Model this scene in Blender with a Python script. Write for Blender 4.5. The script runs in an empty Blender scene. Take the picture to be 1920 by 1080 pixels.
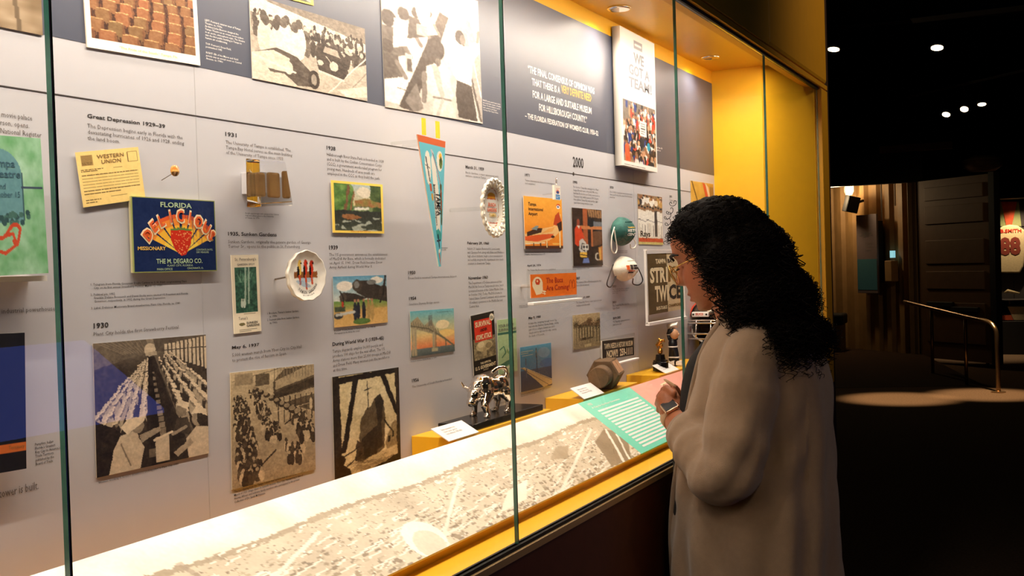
import bpy, bmesh, math, random
import numpy as np
from math import pi, sin, cos, tan, hypot, atan2, sqrt
from mathutils import Matrix, Vector
rng = np.random.default_rng(7); random.seed(7)
SC = bpy.context.scene; C = SC.collection

# ------------------------------------------------------------------ camera
CAM = np.array([0.0, -1.07, 1.5]); FPX = 2094.0
YAW, PIT, ROL = 0.46123878, -0.01938688, -0.03001348
FW = np.array([cos(YAW)*cos(PIT), sin(YAW)*cos(PIT), sin(PIT)])
_r = np.array([sin(YAW), -cos(YAW), 0.0]); _u = np.cross(_r, FW)
RT = cos(ROL)*_r + sin(ROL)*_u; UP = -sin(ROL)*_r + cos(ROL)*_u
cd = bpy.data.cameras.new('camera'); cam = bpy.data.objects.new('camera', cd); C.objects.link(cam)
cd.lens = FPX/1920*36; cd.sensor_width = 36; cd.clip_start = 0.02; cd.clip_end = 100
cam.matrix_world = Matrix(((RT[0], UP[0], -FW[0], CAM[0]), (RT[1], UP[1], -FW[1], CAM[1]), (RT[2], UP[2], -FW[2], CAM[2]), (0, 0, 0, 1)))
SC.camera = cam
def _ray(x, y): return FW + (x-960)/FPX*RT - (y-540)/FPX*UP
def at_y(x, y, Y): d = _ray(x, y); return CAM + d*((Y-CAM[1])/d[1])
def at_x(x, y, X): d = _ray(x, y); return CAM + d*((X-CAM[0])/d[0])
def at_z(x, y, Z): d = _ray(x, y); return CAM + d*((Z-CAM[2])/d[2])

# ------------------------------------------------------------------ world, exposure, room lights
SC.view_settings.view_transform = 'Standard'; SC.view_settings.look = 'None'
SC.view_settings.gamma = 1.0; SC.view_settings.use_curve_mapping = False
SC.view_settings.exposure = 0.0
W = bpy.data.worlds.new('dim_gallery'); SC.world = W; W.use_nodes = True
W.node_tree.nodes['Background'].inputs[0].default_value = (1.0, 0.72, 0.48, 1)
W.node_tree.nodes['Background'].inputs[1].default_value = 0.012
def lamp(name, kind, loc, energy, color=(1, .86, .7), target=None, **kw):
    d = bpy.data.lights.new(name, kind); d.energy = energy; d.color = color
    for k, v in kw.items(): setattr(d, k, v)
    o = bpy.data.objects.new(name, d); C.objects.link(o); o.location = loc
    if target is not None:
        o.rotation_euler = (Vector(target)-Vector(loc)).to_track_quat('-Z', 'Y').to_euler()
    return o
WARM = (1.0, 0.86, 0.70)
# unseen fill spots added to brighten the visitor's cardigan and the case front
lamp('gallery_fill', 'SPOT', (-0.6, -1.75, 3.0), 36, (1, .80, .58), (2.35, -0.5, 1.1), spot_size=0.75, spot_blend=0.9, shadow_soft_size=0.25)
lamp('gallery_fill', 'SPOT', (4.3, -1.9, 3.3), 60, (1, .74, .42), (4.0, -0.3, 2.25), spot_size=0.8, spot_blend=1.0, shadow_soft_size=0.25)
# two track spots that make the pools on the carpet, one on the container ramp side
lamp('floor_spot', 'SPOT', (12.2, 0.62, 3.25), 1000, (1, .70, .40), (12.17, .52, 0), spot_size=0.42, spot_blend=0.8, shadow_soft_size=0.03)
lamp('floor_spot', 'SPOT', (12.75, -0.2, 3.25), 1000, (1, .70, .40), (12.72, -.30, 0), spot_size=0.42, spot_blend=0.8, shadow_soft_size=0.03)
lamp('floor_spot', 'SPOT', (17.3, 0.1, 3.25), 260, (1, .78, .5), (17.3, 0.05, 0), spot_size=0.7, spot_blend=0.9, shadow_soft_size=0.03)

lamp('gallery_fill', 'SPOT', (1.2, -3.3, 3.3), 28, (1, .72, .42), (2.0, -0.3, 0.75), spot_size=0.55, spot_blend=1.0, shadow_soft_size=0.2)  # another added fill spot, lifting the dark base below the ledge
lamp('door_fill', 'SPOT', (12.4, -1.2, 3.4), 24, (1, .74, .42), (16.2, .6, 1.2), spot_size=0.75, spot_blend=1.0, shadow_soft_size=0.1)  # unseen spot added to lift the dark container door

# ------------------------------------------------------------------ materials
def lin(c):
    c = np.asarray(c, float)/255.0
    return np.where(c <= 0.04045, c/12.92, ((c+0.055)/1.055)**2.4)
def mat(name, col, rough=0.5, metal=0.0, noise=0.06, nscale=40.0, bump=0.0, bscale=None, coat=0.0, sheen=0.0, spec=0.5, emit=None, estr=0.0, trans=0.0, ior=1.45, sss=0.0):
    m = bpy.data.materials.new(name); m.use_nodes = True; nt = m.node_tree; b = nt.nodes['Principled BSDF']
    c = lin(col); b.inputs['Roughness'].default_value = rough; b.inputs['Metallic'].default_value = metal
    b.inputs['Specular IOR Level'].default_value = spec; b.inputs['Coat Weight'].default_value = coat
    b.inputs['Sheen Weight'].default_value = sheen; b.inputs['Transmission Weight'].default_value = trans; b.inputs['IOR'].default_value = ior
    tc = nt.nodes.new('ShaderNodeTexCoord'); nz = nt.nodes.new('ShaderNodeTexNoise'); nz.inputs['Scale'].default_value = nscale; nz.inputs['Detail'].default_value = 4
    nt.links.new(tc.outputs['Object'], nz.inputs['Vector'])
    rp = nt.nodes.new('ShaderNodeValToRGB'); nt.links.new(nz.outputs['Fac'], rp.inputs['Fac'])
    rp.color_ramp.elements[0].position = 0.3; rp.color_ramp.elements[1].position = 0.7
    rp.color_ramp.elements[0].color = (*np.clip(c*(1-noise), 0, 1), 1); rp.color_ramp.elements[1].color = (*np.clip(c*(1+noise), 0, 1), 1)
    nt.links.new(rp.outputs['Color'], b.inputs['Base Color'])
    if bump:
        n2 = nt.nodes.new('ShaderNodeTexNoise'); n2.inputs['Scale'].default_value = bscale or nscale*3; n2.inputs['Detail'].default_value = 3
        nt.links.new(tc.outputs['Object'], n2.inputs['Vector'])
        bp = nt.nodes.new('ShaderNodeBump'); bp.inputs['Strength'].default_value = bump; bp.inputs['Distance'].default_value = 0.004
        nt.links.new(n2.outputs['Fac'], bp.inputs['Height']); nt.links.new(bp.outputs['Normal'], b.inputs['Normal'])
    if emit is not None:
        b.inputs['Emission Color'].default_value = (*lin(emit), 1); b.inputs['Emission Strength'].default_value = estr
    if sss:
        b.inputs['Subsurface Weight'].default_value = sss; b.inputs['Subsurface Radius'].default_value = (.012, .005, .003)
    return m
def make_glass(name, tint):
    m = bpy.data.materials.new(name); m.use_nodes = True; nt = m.node_tree; nt.nodes.clear()
    out = nt.nodes.new('ShaderNodeOutputMaterial'); mx = nt.nodes.new('ShaderNodeMixShader'); tr = nt.nodes.new('ShaderNodeBsdfTransparent'); gl = nt.nodes.new('ShaderNodeBsdfGlossy')
    fr = nt.nodes.new('ShaderNodeFresnel'); fr.inputs['IOR'].default_value = 1.45; ge = nt.nodes.new('ShaderNodeNewGeometry')
    iv = nt.nodes.new('ShaderNodeMath'); iv.operation = 'SUBTRACT'; iv.inputs[0].default_value = 1.0; nt.links.new(ge.outputs['Backfacing'], iv.inputs[1])
    ml = nt.nodes.new('ShaderNodeMath'); ml.operation = 'MULTIPLY'; nt.links.new(fr.outputs[0], ml.inputs[0]); nt.links.new(iv.outputs[0], ml.inputs[1])
    tr.inputs[0].default_value = (*tint, 1); gl.inputs['Roughness'].default_value = 0.0
    nt.links.new(ml.outputs[0], mx.inputs[0]); nt.links.new(tr.outputs[0], mx.inputs[1]); nt.links.new(gl.outputs[0], mx.inputs[2]); nt.links.new(mx.outputs[0], out.inputs[0])
    return m
M = {}
M['glass'] = make_glass('case_glass', (.985, .992, .988))
M['acrylic'] = make_glass('thin_acrylic', (.96, .96, .95))
M['gedge'] = mat('green_glass_edge', (36, 84, 70), 0.15, noise=.35, nscale=25, spec=.8)
M['gbead'] = mat('clear_silicone_bead', (190, 176, 160), 0.3, noise=.1)
M['wall'] = mat('warm_grey_laminate', (194, 192, 196), 0.42, noise=.012, nscale=60, spec=.35)
M['band'] = mat('slate_navy_laminate', (72, 76, 92), 0.40, noise=.02, nscale=60, spec=1.0)
M['yellow'] = mat('yellow_paint', (236, 178, 34), 0.38, noise=.02, nscale=30)
M['yellow2'] = mat('fascia_yellow_paint', (218, 158, 26), 0.5, noise=.03, nscale=20)
M['brown'] = mat('dark_brown_base', (92, 44, 20), 0.55, noise=.08)
M['trim'] = mat('champagne_trim', (196, 164, 118), 0.35, noise=.03, metal=.3)
M['black'] = mat('black_gap', (10, 9, 8), 0.6)
M['ink'] = mat('dark_ink', (48, 42, 40), 0.6, noise=.02)
M['inkgrey'] = mat('grey_ink', (104, 96, 92), 0.6, noise=.02)
M['white'] = mat('white_ink', (246, 240, 232), 0.5, noise=.01)
M['wyellow'] = mat('yellow_ink', (236, 184, 92), 0.5, noise=.01)
M['seam'] = mat('panel_seam', (178, 176, 178), 0.6)
M['line'] = mat('timeline_ink', (60, 50, 46), 0.5)
M['card'] = mat('white_card', (238, 232, 228), 0.6, noise=.01)
M['chrome'] = mat('chrome', (235, 225, 215), 0.06, 1.0, noise=.01)
M['steel'] = mat('brushed_steel', (150, 140, 130), 0.3, 1.0, noise=.05)
M['blackgloss'] = mat('black_gloss', (16, 14, 13), 0.22, noise=.05)
M['blackmatte'] = mat('black_matte', (20, 18, 17), 0.7, noise=.05)
M['clear'] = mat('solid_acrylic', (245, 245, 245), 0.0, noise=0, trans=1.0, ior=1.42)
M['wood'] = mat('old_tan_wood', (150, 112, 60), 0.6, noise=.25, nscale=20, bump=.2)
M['lens'] = mat('lit_lens', (255, 240, 220), 0.3, emit=(255, 226, 180), estr=9.0)
def print_mat(name, rough):
    m = bpy.data.materials.new(name); m.use_nodes = True; nt = m.node_tree; b = nt.nodes['Principled BSDF']
    a = nt.nodes.new('ShaderNodeAttribute'); a.attribute_name = 'Col'
    nt.links.new(a.outputs['Color'], b.inputs['Base Color']); b.inputs['Roughness'].default_value = rough; b.inputs['Specular IOR Level'].default_value = .35
    return m
M['print'] = print_mat('printed_paper', .45)
M['printgloss'] = print_mat('printed_glossy', .25)

# ------------------------------------------------------------------ mesh helpers
ORG = {}
def _np(V): return np.asarray(V, float).reshape(-1, 3)
def link(name, me, parent=None, loc=None, smooth=False):
    o = bpy.data.objects.new(name, me); C.objects.link(o)
    if smooth and me is not None:
        me.polygons.foreach_set('use_smooth', np.ones(len(me.polygons), bool))
    return o
def new(name, VF, m, parent=None, smooth=False, bevel=0.0, mats=None, mi=None, kind=None):
    """one mesh object from world-space vertices; children are stored relative to their thing's base"""
    V, F = VF; V = _np(V)
    if parent is None:
        lo, hi = V.min(0), V.max(0); org = np.array([(lo[0]+hi[0])/2, (lo[1]+hi[1])/2, lo[2]])
    else: org = ORG[parent.name]
    me = bpy.data.meshes.new(name); me.from_pydata((V-org).tolist(), [], [tuple(f) for f in F]); me.update()
    for q in (mats or [m]): me.materials.append(M[q] if isinstance(q, str) else q)
    if mi is not None: me.polygons.foreach_set('material_index', np.asarray(mi, np.int32))
    o = link(name, me, smooth=smooth)
    if parent is None: o.location = org
    else: o.parent = parent
    ORG[o.name] = org
    if bevel:
        b = o.modifiers.new('bevel', 'BEVEL'); b.width = bevel; b.segments = 2; b.limit_method = 'ANGLE'
    if kind: o['kind'] = kind
    return o
def adopt(name, me, m, parent, org_applied=False, smooth=True):
    """link an existing world-space mesh datablock under a parent"""
    org = ORG[parent.name]
    co = np.empty(len(me.vertices)*3); me.vertices.foreach_get('co', co); co = co.reshape(-1, 3)-org
    me.vertices.foreach_set('co', co.ravel()); me.update(); me.materials.clear(); me.materials.append(M[m])
    o = link(name, me, smooth=smooth); o.parent = parent; ORG[o.name] = org; return o
def thing(name, label, cat, loc, group=None):
    o = bpy.data.objects.new(name, None); C.objects.link(o); o.location = tuple(float(q) for q in loc); o.empty_display_size = .05
    ORG[o.name] = np.array(loc, float); tag(o, label, cat, group); return o
def tag(o, label, cat, group=None):
    o['label'] = label; o['category'] = cat
    if group: o['group'] = group
    return o
def struct(o): o['kind'] = 'structure'; return o
def dup(root, delta, label=None):
    r = root.copy(); C.objects.link(r); r.location = Vector(root.location)+Vector(delta)
    if label: r['label'] = label
    for ch in list(root.children):
        c = ch.copy(); C.objects.link(c); c.parent = r
        for g in list(ch.children):
            d = g.copy(); C.objects.link(d); d.parent = c
    return r
def box(lo, hi):
    x0, y0, z0 = lo; x1, y1, z1 = hi
    V = [(x0,y0,z0),(x1,y0,z0),(x1,y1,z0),(x0,y1,z0),(x0,y0,z1),(x1,y0,z1),(x1,y1,z1),(x0,y1,z1)]
    return V, [(0,3,2,1),(4,5,6,7),(0,1,5,4),(1,2,6,5),(2,3,7,6),(3,0,4,7)]
def join(*parts):
    V = []; F = []
    for v, f in parts:
        n = len(V); V += [tuple(q) for q in _np(v)]; F += [tuple(i+n for i in t) for t in f]
    return V, F
def xf(VF, mtx):
    V = _np(VF[0]); A = np.array(mtx.to_3x3()); t = np.array(mtx.to_translation()); return V@A.T+t, VF[1]
def shift(VF, d): return _np(VF[0])+np.array(d, float), VF[1]
def loft(rings, cap=True, closed=True):
    n = len(rings[0]); V = np.concatenate([_np(r) for r in rings]); F = []
    for i in range(len(rings)-1):
        for j in range(n if closed else n-1):
            k = (j+1) % n; F.append((i*n+j, i*n+k, (i+1)*n+k, (i+1)*n+j))
    if cap: F.append(tuple(range(n))[::-1]); F.append(tuple(range((len(rings)-1)*n, len(rings)*n)))
    return V, F
def tube(pts, r, n=8, cap=True):
    P = _np(pts); r = np.broadcast_to(np.asarray(r, float), (len(P),)); T = np.gradient(P, axis=0)
    T /= np.maximum(np.linalg.norm(T, axis=1, keepdims=True), 1e-9)
    a = np.array([0, 0, 1.0]) if abs(T[0][2]) < .9 else np.array([1.0, 0, 0])
    u = np.cross(T[0], a); u /= np.linalg.norm(u); rings = []
    for i in range(len(P)):
        u = u-T[i]*(u@T[i]); u /= max(np.linalg.norm(u), 1e-9); v = np.cross(T[i], u)
        t = np.arange(n)*2*pi/n; rings.append(P[i]+r[i]*(np.cos(t)[:, None]*u+np.sin(t)[:, None]*v))
    return loft(rings, cap)
def lathe(prof, c=(0, 0, 0), n=24, axis='z'):
    t = np.arange(n)*2*pi/n; rings = []
    for r, h in prof:
        q = np.stack([r*np.cos(t), r*np.sin(t), np.full(n, h)], 1)
        if axis == 'y': q = q[:, [0, 2, 1]]*np.array([1, -1, 1])      # axis towards -y
        if axis == 'x': q = q[:, [2, 0, 1]]
        rings.append(q+np.array(c))
    return loft(rings)
def ell(c, r, n=16, m=10, rot=None):
    V = []; F = []
    for i in range(m+1):
        a = -pi/2+pi*i/m
        for j in range(n):
            b = 2*pi*j/n; V.append((r[0]*cos(a)*cos(b), r[1]*cos(a)*sin(b), r[2]*sin(a)))
    for i in range(m):
        for j in range(n):
            k = (j+1) % n; F.append((i*n+j, i*n+k, (i+1)*n+k, (i+1)*n+j))
    V = _np(V)
    if rot is not None: V = V@np.array(rot.to_3x3()).T
    return V+np.array(c), F
def sphere_tube(pts, r, n=12): # capsule chain for remeshing
    P = _np(pts); r = np.broadcast_to(np.asarray(r, float), (len(P),)); out = [tube(P, r, n)]
    for q, s in zip(P, r): out.append(ell(q, (s, s, s), 12, 8))
    return join(*out)
def remesh(VF, voxel, smooth=4, fac=.5):
    me = bpy.data.meshes.new('tmp'); me.from_pydata(_np(VF[0]).tolist(), [], VF[1]); me.update()
    o = bpy.data.objects.new('tmp', me); C.objects.link(o)
    r = o.modifiers.new('r', 'REMESH'); r.mode = 'VOXEL'; r.voxel_size = voxel
    if smooth: s = o.modifiers.new('s', 'SMOOTH'); s.iterations = smooth; s.factor = fac
    dg = bpy.context.evaluated_depsgraph_get(); dg.update()
    res = bpy.data.meshes.new_from_object(o.evaluated_get(dg)); bpy.data.objects.remove(o); bpy.data.meshes.remove(me)
    return res
def extrude_poly(pts2, t, frame):
    """2D outline -> slab; frame(u,v,w) gives the world point"""
    n = len(pts2); V = [frame(u, v, 0) for u, v in pts2]+[frame(u, v, t) for u, v in pts2]
    return V, [tuple(range(n)), tuple(range(2*n-1, n-1, -1))]+[(i, i+n, (i+1) % n+n, (i+1) % n) for i in range(n)]
def cbez(P, n=24):
    """Catmull-Rom through points"""
    P = _np(P); Q = np.vstack([2*P[0]-P[1], P, 2*P[-1]-P[-2]]); out = []
    for i in range(len(P)-1):
        p0, p1, p2, p3 = Q[i:i+4]
        for t in np.linspace(0, 1, n, endpoint=False):
            out.append(.5*((2*p1)+(-p0+p2)*t+(2*p0-5*p1+4*p2-p3)*t*t+(-p0+3*p1-3*p2+p3)*t**3))
    out.append(P[-1]); return np.array(out)

# ------------------------------------------------------------------ lettering
def text_data(s, bold=0.0, spacing=1.0, line=1.0, align='LEFT', res=2):
    cu = bpy.data.curves.new('t', 'FONT'); cu.body = s; cu.size = 1.0; cu.resolution_u = res; cu.offset = bold
    cu.space_character = spacing; cu.space_line = line; cu.align_x = align; cu.fill_mode = 'FRONT'
    o = bpy.data.objects.new('t', cu); C.objects.link(o)
    dg = bpy.context.evaluated_depsgraph_get(); dg.update()
    me = bpy.data.meshes.new_from_object(o.evaluated_get(dg)); bpy.data.objects.remove(o); bpy.data.curves.remove(cu)
    n = len(me.vertices); co = np.empty(n*3); me.vertices.foreach_get('co', co); co = co.reshape(-1, 3)
    F = [tuple(p.vertices) for p in me.polygons]; bpy.data.meshes.remove(me); return co, F
def text_on(name, s, m, parent, frame, w, h, bold=0.0, align='LEFT', line=1.0, keep=False, res=2):
    """fit the lettering into a w x h box; frame(u,v) maps u right, v down (metres) to the world"""
    co, F = text_data(s, bold, 1.0, line, align, res)
    if not len(co): return None
    lo, hi = co.min(0), co.max(0); sx = w/(hi[0]-lo[0]); sy = h/(hi[1]-lo[1])
    V = [frame((q[0]-lo[0])*sx, (hi[1]-q[1])*sy) for q in co]
    return new(name, (V, F), m, parent)
# ================================================================== THE SETTING: gallery shell
XL, XE, G = -1.2, 3.726, -0.305          # case left end, end wall, glass plane
M['carpet'] = mat('brown_carpet', (96, 76, 58), 0.95, noise=.25, nscale=60, bump=.5, bscale=300, spec=.1)
M['dark'] = mat('dark_gallery_paint', (26, 20, 16), 0.8, noise=.05)
M['darker'] = mat('black_ceiling_paint', (12, 11, 10), 0.9, noise=.05)
M['dbrown'] = mat('dark_brown_side', (58, 36, 22), 0.6, noise=.06)
fl = struct(new('floor', box((-6, -9, -.05), (24, 7, 0)), 'carpet'))
struct(new('ceiling', box((-6, -9, 5.0), (24, 7, 5.1)), 'darker'))
struct(new('wall_far', box((23.9, -9, 0), (24, 7, 5)), 'dark'))
struct(new('wall_north', box((-6, 6.9, 0), (24, 7, 5)), 'dark'))
struct(new('wall_south', box((-6, -9, 0), (24, -8.9, 5)), 'dark'))
struct(new('wall_west', box((-6, -9, 0), (-5.9, 7, 5)), 'dark'))

# ---- the display case is built into a thick wall
wb = struct(new('wall_back', box((XL, 0, .95), (XE, .03, 1.7885)), 'wall'))
new('band_panel', box((XL, -.0004, 1.7885), (XE, .03, 2.101)), 'band', wb)
new('upper_strip', box((XL, 0, 2.101), (XE, .03, 2.16)), 'yellow', wb)
new('timeline_rule', box((XL, -.0006, 1.7196), (XE, 0, 1.7210)), 'line', wb)
for px in (377, 1192):
    x = at_y(px, 500, 0)[0]; new('panel_seam', box((x-.0004, -.0004, .95), (x+.0004, 0, 1.7885)), 'seam', wb)
x2k = at_y(1075, 325, 0)[0]
new('timeline_dot', lathe([(.0001, 0), (.0042, 0), (.0042, .001), (.0001, .001)], (x2k, 0, 1.7203), 16, 'y'), 'line', wb)
wr = [(XE, .03), (XE, -.17), (3.94, -.299), (4.05, -.299), (4.05, .03)]
we = struct(new('wall_right', loft([[(x, y, z) for x, y in wr] for z in (.95, 2.16)]), 'yellow'))
new('jamb', box((3.955, -.322, 1.055), (4.06, -.300, 2.084)), 'yellow2', we, bevel=.002)
struct(new('wall_left', box((XL-.3, -.300, 0), (XL, .03, 3.3)), 'yellow'))
tp = struct(new('trim_1', box((XL, -.27, 2.143), (XE, .03, 2.16)), 'yellow')); tp.name = 'ceiling_case'
hd = struct(new('trim_2', box((XL, -.300, 2.086), (4.02, -.27, 2.16)), 'yellow2'))
new('gap', box((XL, -.3125, 2.080), (3.955, -.3, 2.0885)), 'black', hd)
new('header_strip', box((XL, -.322, 2.0885), (4.06, -.27, 2.104)), 'yellow2', hd, bevel=.001)
xs = at_y(1442, 60, -.325)[0]
new('fascia_board', box((XL, -.325, 2.106), (xs-.002, -.27, 3.4)), 'yellow2', hd, bevel=.002)
new('fascia_board', box((xs+.002, -.325, 2.106), (4.04, -.27, 3.4)), 'yellow2', hd, bevel=.012)
# bulk of the wall around the case
struct(new('wall_core', box((XL-.3, .03, 0), (4.05, .5, 5)), 'dark'))
struct(new('wall_end', box((4.062, -.300, 0), (4.20, .5, 5)), 'dbrown'))
struct(new('wall_upper', box((XL-.3, -.27, 3.4), (4.062, .03, 5)), 'dark'))
bs = struct(new('wall_base', box((XL, -.295, 0), (4.06, .03, .95)), 'brown'))
new('base_board', box((XL, -.312, .08), (4.06, -.295, 1.056)), 'brown', bs)
lg = struct(new('trim_3', box((XL, -.295, .95), (XE, -.0, 1.071)), 'yellow'))
new('ledge_edge', box((XL, -.318, 1.056), (4.06, -.295, 1.068)), 'trim', lg, bevel=.001)
new('glass_channel', box((XL, -.313, 1.068), (3.955, -.298, 1.0735)), 'black', lg)
# ---- glass panes, green cut edges
seams = [-1.032, -.178, .676, 1.530, 2.384, 3.200, 3.955]
for i in range(6):
    a, b = seams[i]+.0015, seams[i+1]-.0015
    V, F = box((a, G-.003, 1.0735), (b, G+.003, 2.0795))
    o = struct(new('window_%d' % (i+1), (V, F), None, mats=['glass', 'gedge'], mi=[1, 1, 0, 1, 0, 1]))
    if i < 5: new('joint_bead', box((b+.0002, G-.002, 1.0735), (b+.0028, G+.002, 2.0795)), 'gbead', o)
# ---- recessed lights in the case ceiling
CASE_E = 8.0
def downlight(x, y, label):
    t = thing('downlight', label, 'light', (x, y, 2.143), 'recessed lights in the display case ceiling')
    new('ring', lathe([(.020, 0), (.029, 0), (.031, -.003), (.027, -.006), (.020, -.005)], (x, y, 2.1435), 28), 'chrome', t, smooth=True)
    new('lens', lathe([(.0001, 0), (.021, 0), (.019, -.003), (.0001, -.004)], (x, y, 2.1425), 28), 'lens', t, smooth=True)
    o = lamp('case_spot', 'SPOT', (x, y, 2.132), CASE_E, (1, .85, .68), (x, y-.01, 1.0), spot_size=2.75, spot_blend=.6, shadow_soft_size=.02)
    return t
for i, x in enumerate((3.463, 2.66, 1.86, 1.06, .26, -.54)):
    downlight(x, -.072, ['recessed round light in yellow case ceiling beside the end wall', 'second recessed case light from the yellow end wall', 'third recessed case light from the yellow end wall',
        'fourth recessed case light from the yellow end wall', 'fifth recessed case light from the yellow end wall', 'sixth recessed case light from the yellow end wall'][i])

# ---- linear LED fitting hidden behind the header lip, washing the back wall
ls = thing('light_strip', 'slim linear light fitting behind the header lip of the display case', 'light', ((XL+XE)/2, -.258, 2.143))
new('housing', box((XL+.05, -.268, 2.128), (XE-.05, -.248, 2.143)), 'white', ls)
STRIP_E = 42.0
for k in range(4):
    a = XL+.06+k*(XE-XL-.12)/4; b = XL+.06+(k+1)*(XE-XL-.12)/4-.02
    new('diffuser', box((a, -.2655, 2.1235), (b, -.2505, 2.128)), 'lens', ls)
    d = lamp('strip_light', 'AREA', ((a+b)/2, -.258, 2.1225), STRIP_E/4, (1, .885, .76), ((a+b)/2, -.10, 1.35), shape='RECTANGLE', size=b-a, size_y=.015)
# ================================================================== PRINTS: small raster painter -> coloured grid meshes
class Cv:
    def __init__(s, w, h, bg):
        s.w, s.h = w, h; s.a = np.empty((h, w, 3)); s.a[:] = bg
        s.X, s.Y = np.meshgrid((np.arange(w)+.5)/w, (np.arange(h)+.5)/h)
    def _bb(s, u0, u1, v0, v1):
        i0, i1 = max(0, int(u0*s.w)-1), min(s.w, int(u1*s.w)+2); j0, j1 = max(0, int(v0*s.h)-1), min(s.h, int(v1*s.h)+2)
        return (slice(j0, j1), slice(i0, i1)) if i1 > i0 and j1 > j0 else None
    def _put(s, q, m, col, al):
        s.a[q][m] = s.a[q][m]*(1-al)+np.asarray(col, float)*al
    def poly(s, pts, col, al=1.0):
        P = np.asarray(pts, float); q = s._bb(P[:, 0].min(), P[:, 0].max(), P[:, 1].min(), P[:, 1].max())
        if q is None: return s
        X, Y = s.X[q], s.Y[q]; m = np.zeros(X.shape, bool)
        for i in range(len(P)):
            x0, y0 = P[i]; x1, y1 = P[i-1]
            if y0 == y1: continue
            m ^= ((y0 > Y) != (y1 > Y)) & (X < (x1-x0)*(Y-y0)/(y1-y0)+x0)
        s._put(q, m, col, al); return s
    def rect(s, u0, v0, u1, v1, col, al=1.0): return s.poly([(u0, v0), (u1, v0), (u1, v1), (u0, v1)], col, al)
    def ell(s, cx, cy, rx, ry, col, rot=0.0, al=1.0):
        R = max(rx, ry*s.h/s.w, rx*s.w/s.h, ry); q = s._bb(cx-R, cx+R, cy-R, cy+R)
        if q is None: return s
        dx = (s.X[q]-cx)*s.w; dy = (s.Y[q]-cy)*s.h; c, n = cos(rot), sin(rot)
        m = ((dx*c+dy*n)/(rx*s.w))**2+((-dx*n+dy*c)/(ry*s.h))**2 < 1
        s._put(q, m, col, al); return s
    def line(s, pts, wid, col, al=1.0):
        P = np.asarray(pts, float)
        for (x0, y0), (x1, y1) in zip(P[:-1], P[1:]):
            q = s._bb(min(x0, x1)-wid, max(x0, x1)+wid, min(y0, y1)-wid*s.w/s.h, max(y0, y1)+wid*s.w/s.h)
            if q is None: continue
            ax, ay, bx, by = x0*s.w, y0*s.h, x1*s.w, y1*s.h; X, Y = s.X[q]*s.w, s.Y[q]*s.h
            L = max((bx-ax)**2+(by-ay)**2, 1e-6); t = np.clip(((X-ax)*(bx-ax)+(Y-ay)*(by-ay))/L, 0, 1)
            m = (X-ax-t*(bx-ax))**2+(Y-ay-t*(by-ay))**2 < (wid*s.w/2)**2
            s._put(q, m, col, al)
        return s
    def vgrad(s, c0, c1, v0=0, v1=1, u0=0, u1=1):
        q = s._bb(u0, u1, v0, v1); t = np.clip((s.Y[q]-v0)/(v1-v0), 0, 1)[..., None]; s.a[q] = np.asarray(c0)*(1-t)+np.asarray(c1)*t; return s
    def nz(s, k, kk=None):
        kk = kk or max(2, int(k*s.h/s.w)); g = rng.random((kk+1, k+1)); X, Y = s.X*k, s.Y*kk
        i = np.minimum(X.astype(int), k-1); j = np.minimum(Y.astype(int), kk-1); fx, fy = X-i, Y-j
        return (g[j, i]*(1-fx)+g[j, i+1]*fx)*(1-fy)+(g[j+1, i]*(1-fx)+g[j+1, i+1]*fx)*fy
    def grain(s, amp, ks=(8, 20, 60)):
        for k in ks: s.a += ((s.nz(k)-.5)*2*amp)[..., None]
        return s
    def figures(s, n, u0, u1, v0, v1, h0, h1, body, head, w=.35):
        for v in sorted(rng.uniform(v0, v1, n)):
            t = (v-v0)/max(v1-v0, 1e-6); h = h0+(h1-h0)*t; u = rng.uniform(u0(t) if callable(u0) else u0, u1(t) if callable(u1) else u1)
            b = body[rng.integers(len(body))]; hd = head[rng.integers(len(head))]; ww = h*w*s.h/s.w
            s.ell(u, v+h*.35, ww*.55, h*.55, b); s.ell(u, v-h*.28, ww*.3, h*.17, hd)
        return s
    def scribble(s, u0, v0, u1, v1, rows, col, wid=.006, gap=.06):
        for r in range(rows):
            v = v0+(v1-v0)*(r+.5)/rows; u = u0
            while u < u1-.01:
                e = min(u1, u+rng.uniform(.03, .12)); s.line([(u, v), (e-.015, v)], wid, col); u = e
                if r == rows-1 and u > u0+(u1-u0)*.6: break
        return s
    def tone(s, dark, light):
        L = np.clip(s.a.mean(2, keepdims=True)/255, 0, 1); s.a = np.asarray(dark)*(1-L)+np.asarray(light)*L; return s
    def photo(s, warp=.010, amp=22, blur=1, ks=(16, 45)):
        du = sum((s.nz(k)-.5)*2*warp*(16/k)**.5 for k in ks); dv = sum((s.nz(k)-.5)*2*warp*(16/k)**.5 for k in ks)
        i = np.clip(((s.X+du)*s.w).astype(int), 0, s.w-1); j = np.clip(((s.Y+dv)*s.h).astype(int), 0, s.h-1); s.a = s.a[j, i]
        for k, q in ((22, .5), (60, .8), (s.w, .7)): s.a += ((s.nz(k)-.5)*2*amp*q)[..., None]
        for _ in range(blur):
            P = np.pad(s.a, ((1, 1), (1, 1), (0, 0)), 'edge'); s.a = (P[1:-1, 1:-1]*2+P[:-2, 1:-1]+P[2:, 1:-1]+P[1:-1, :-2]+P[1:-1, 2:])/6
        return s
    def border(s, f, col):
        fu = f; fv = f*s.w/s.h; m = (s.X < fu) | (s.X > 1-fu) | (s.Y < fv) | (s.Y > 1-fv); s.a[m] = col; return s
SEPD, SEPL = (34, 24, 18), (244, 226, 196)
def set_cols(me, cols, name='Col'):
    at = me.attributes.new(name, 'FLOAT_COLOR', 'POINT'); q = np.ones((len(cols), 4), np.float32); q[:, :3] = lin(np.clip(cols, 0, 255)); at.data.foreach_set('color', q.ravel())
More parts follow.
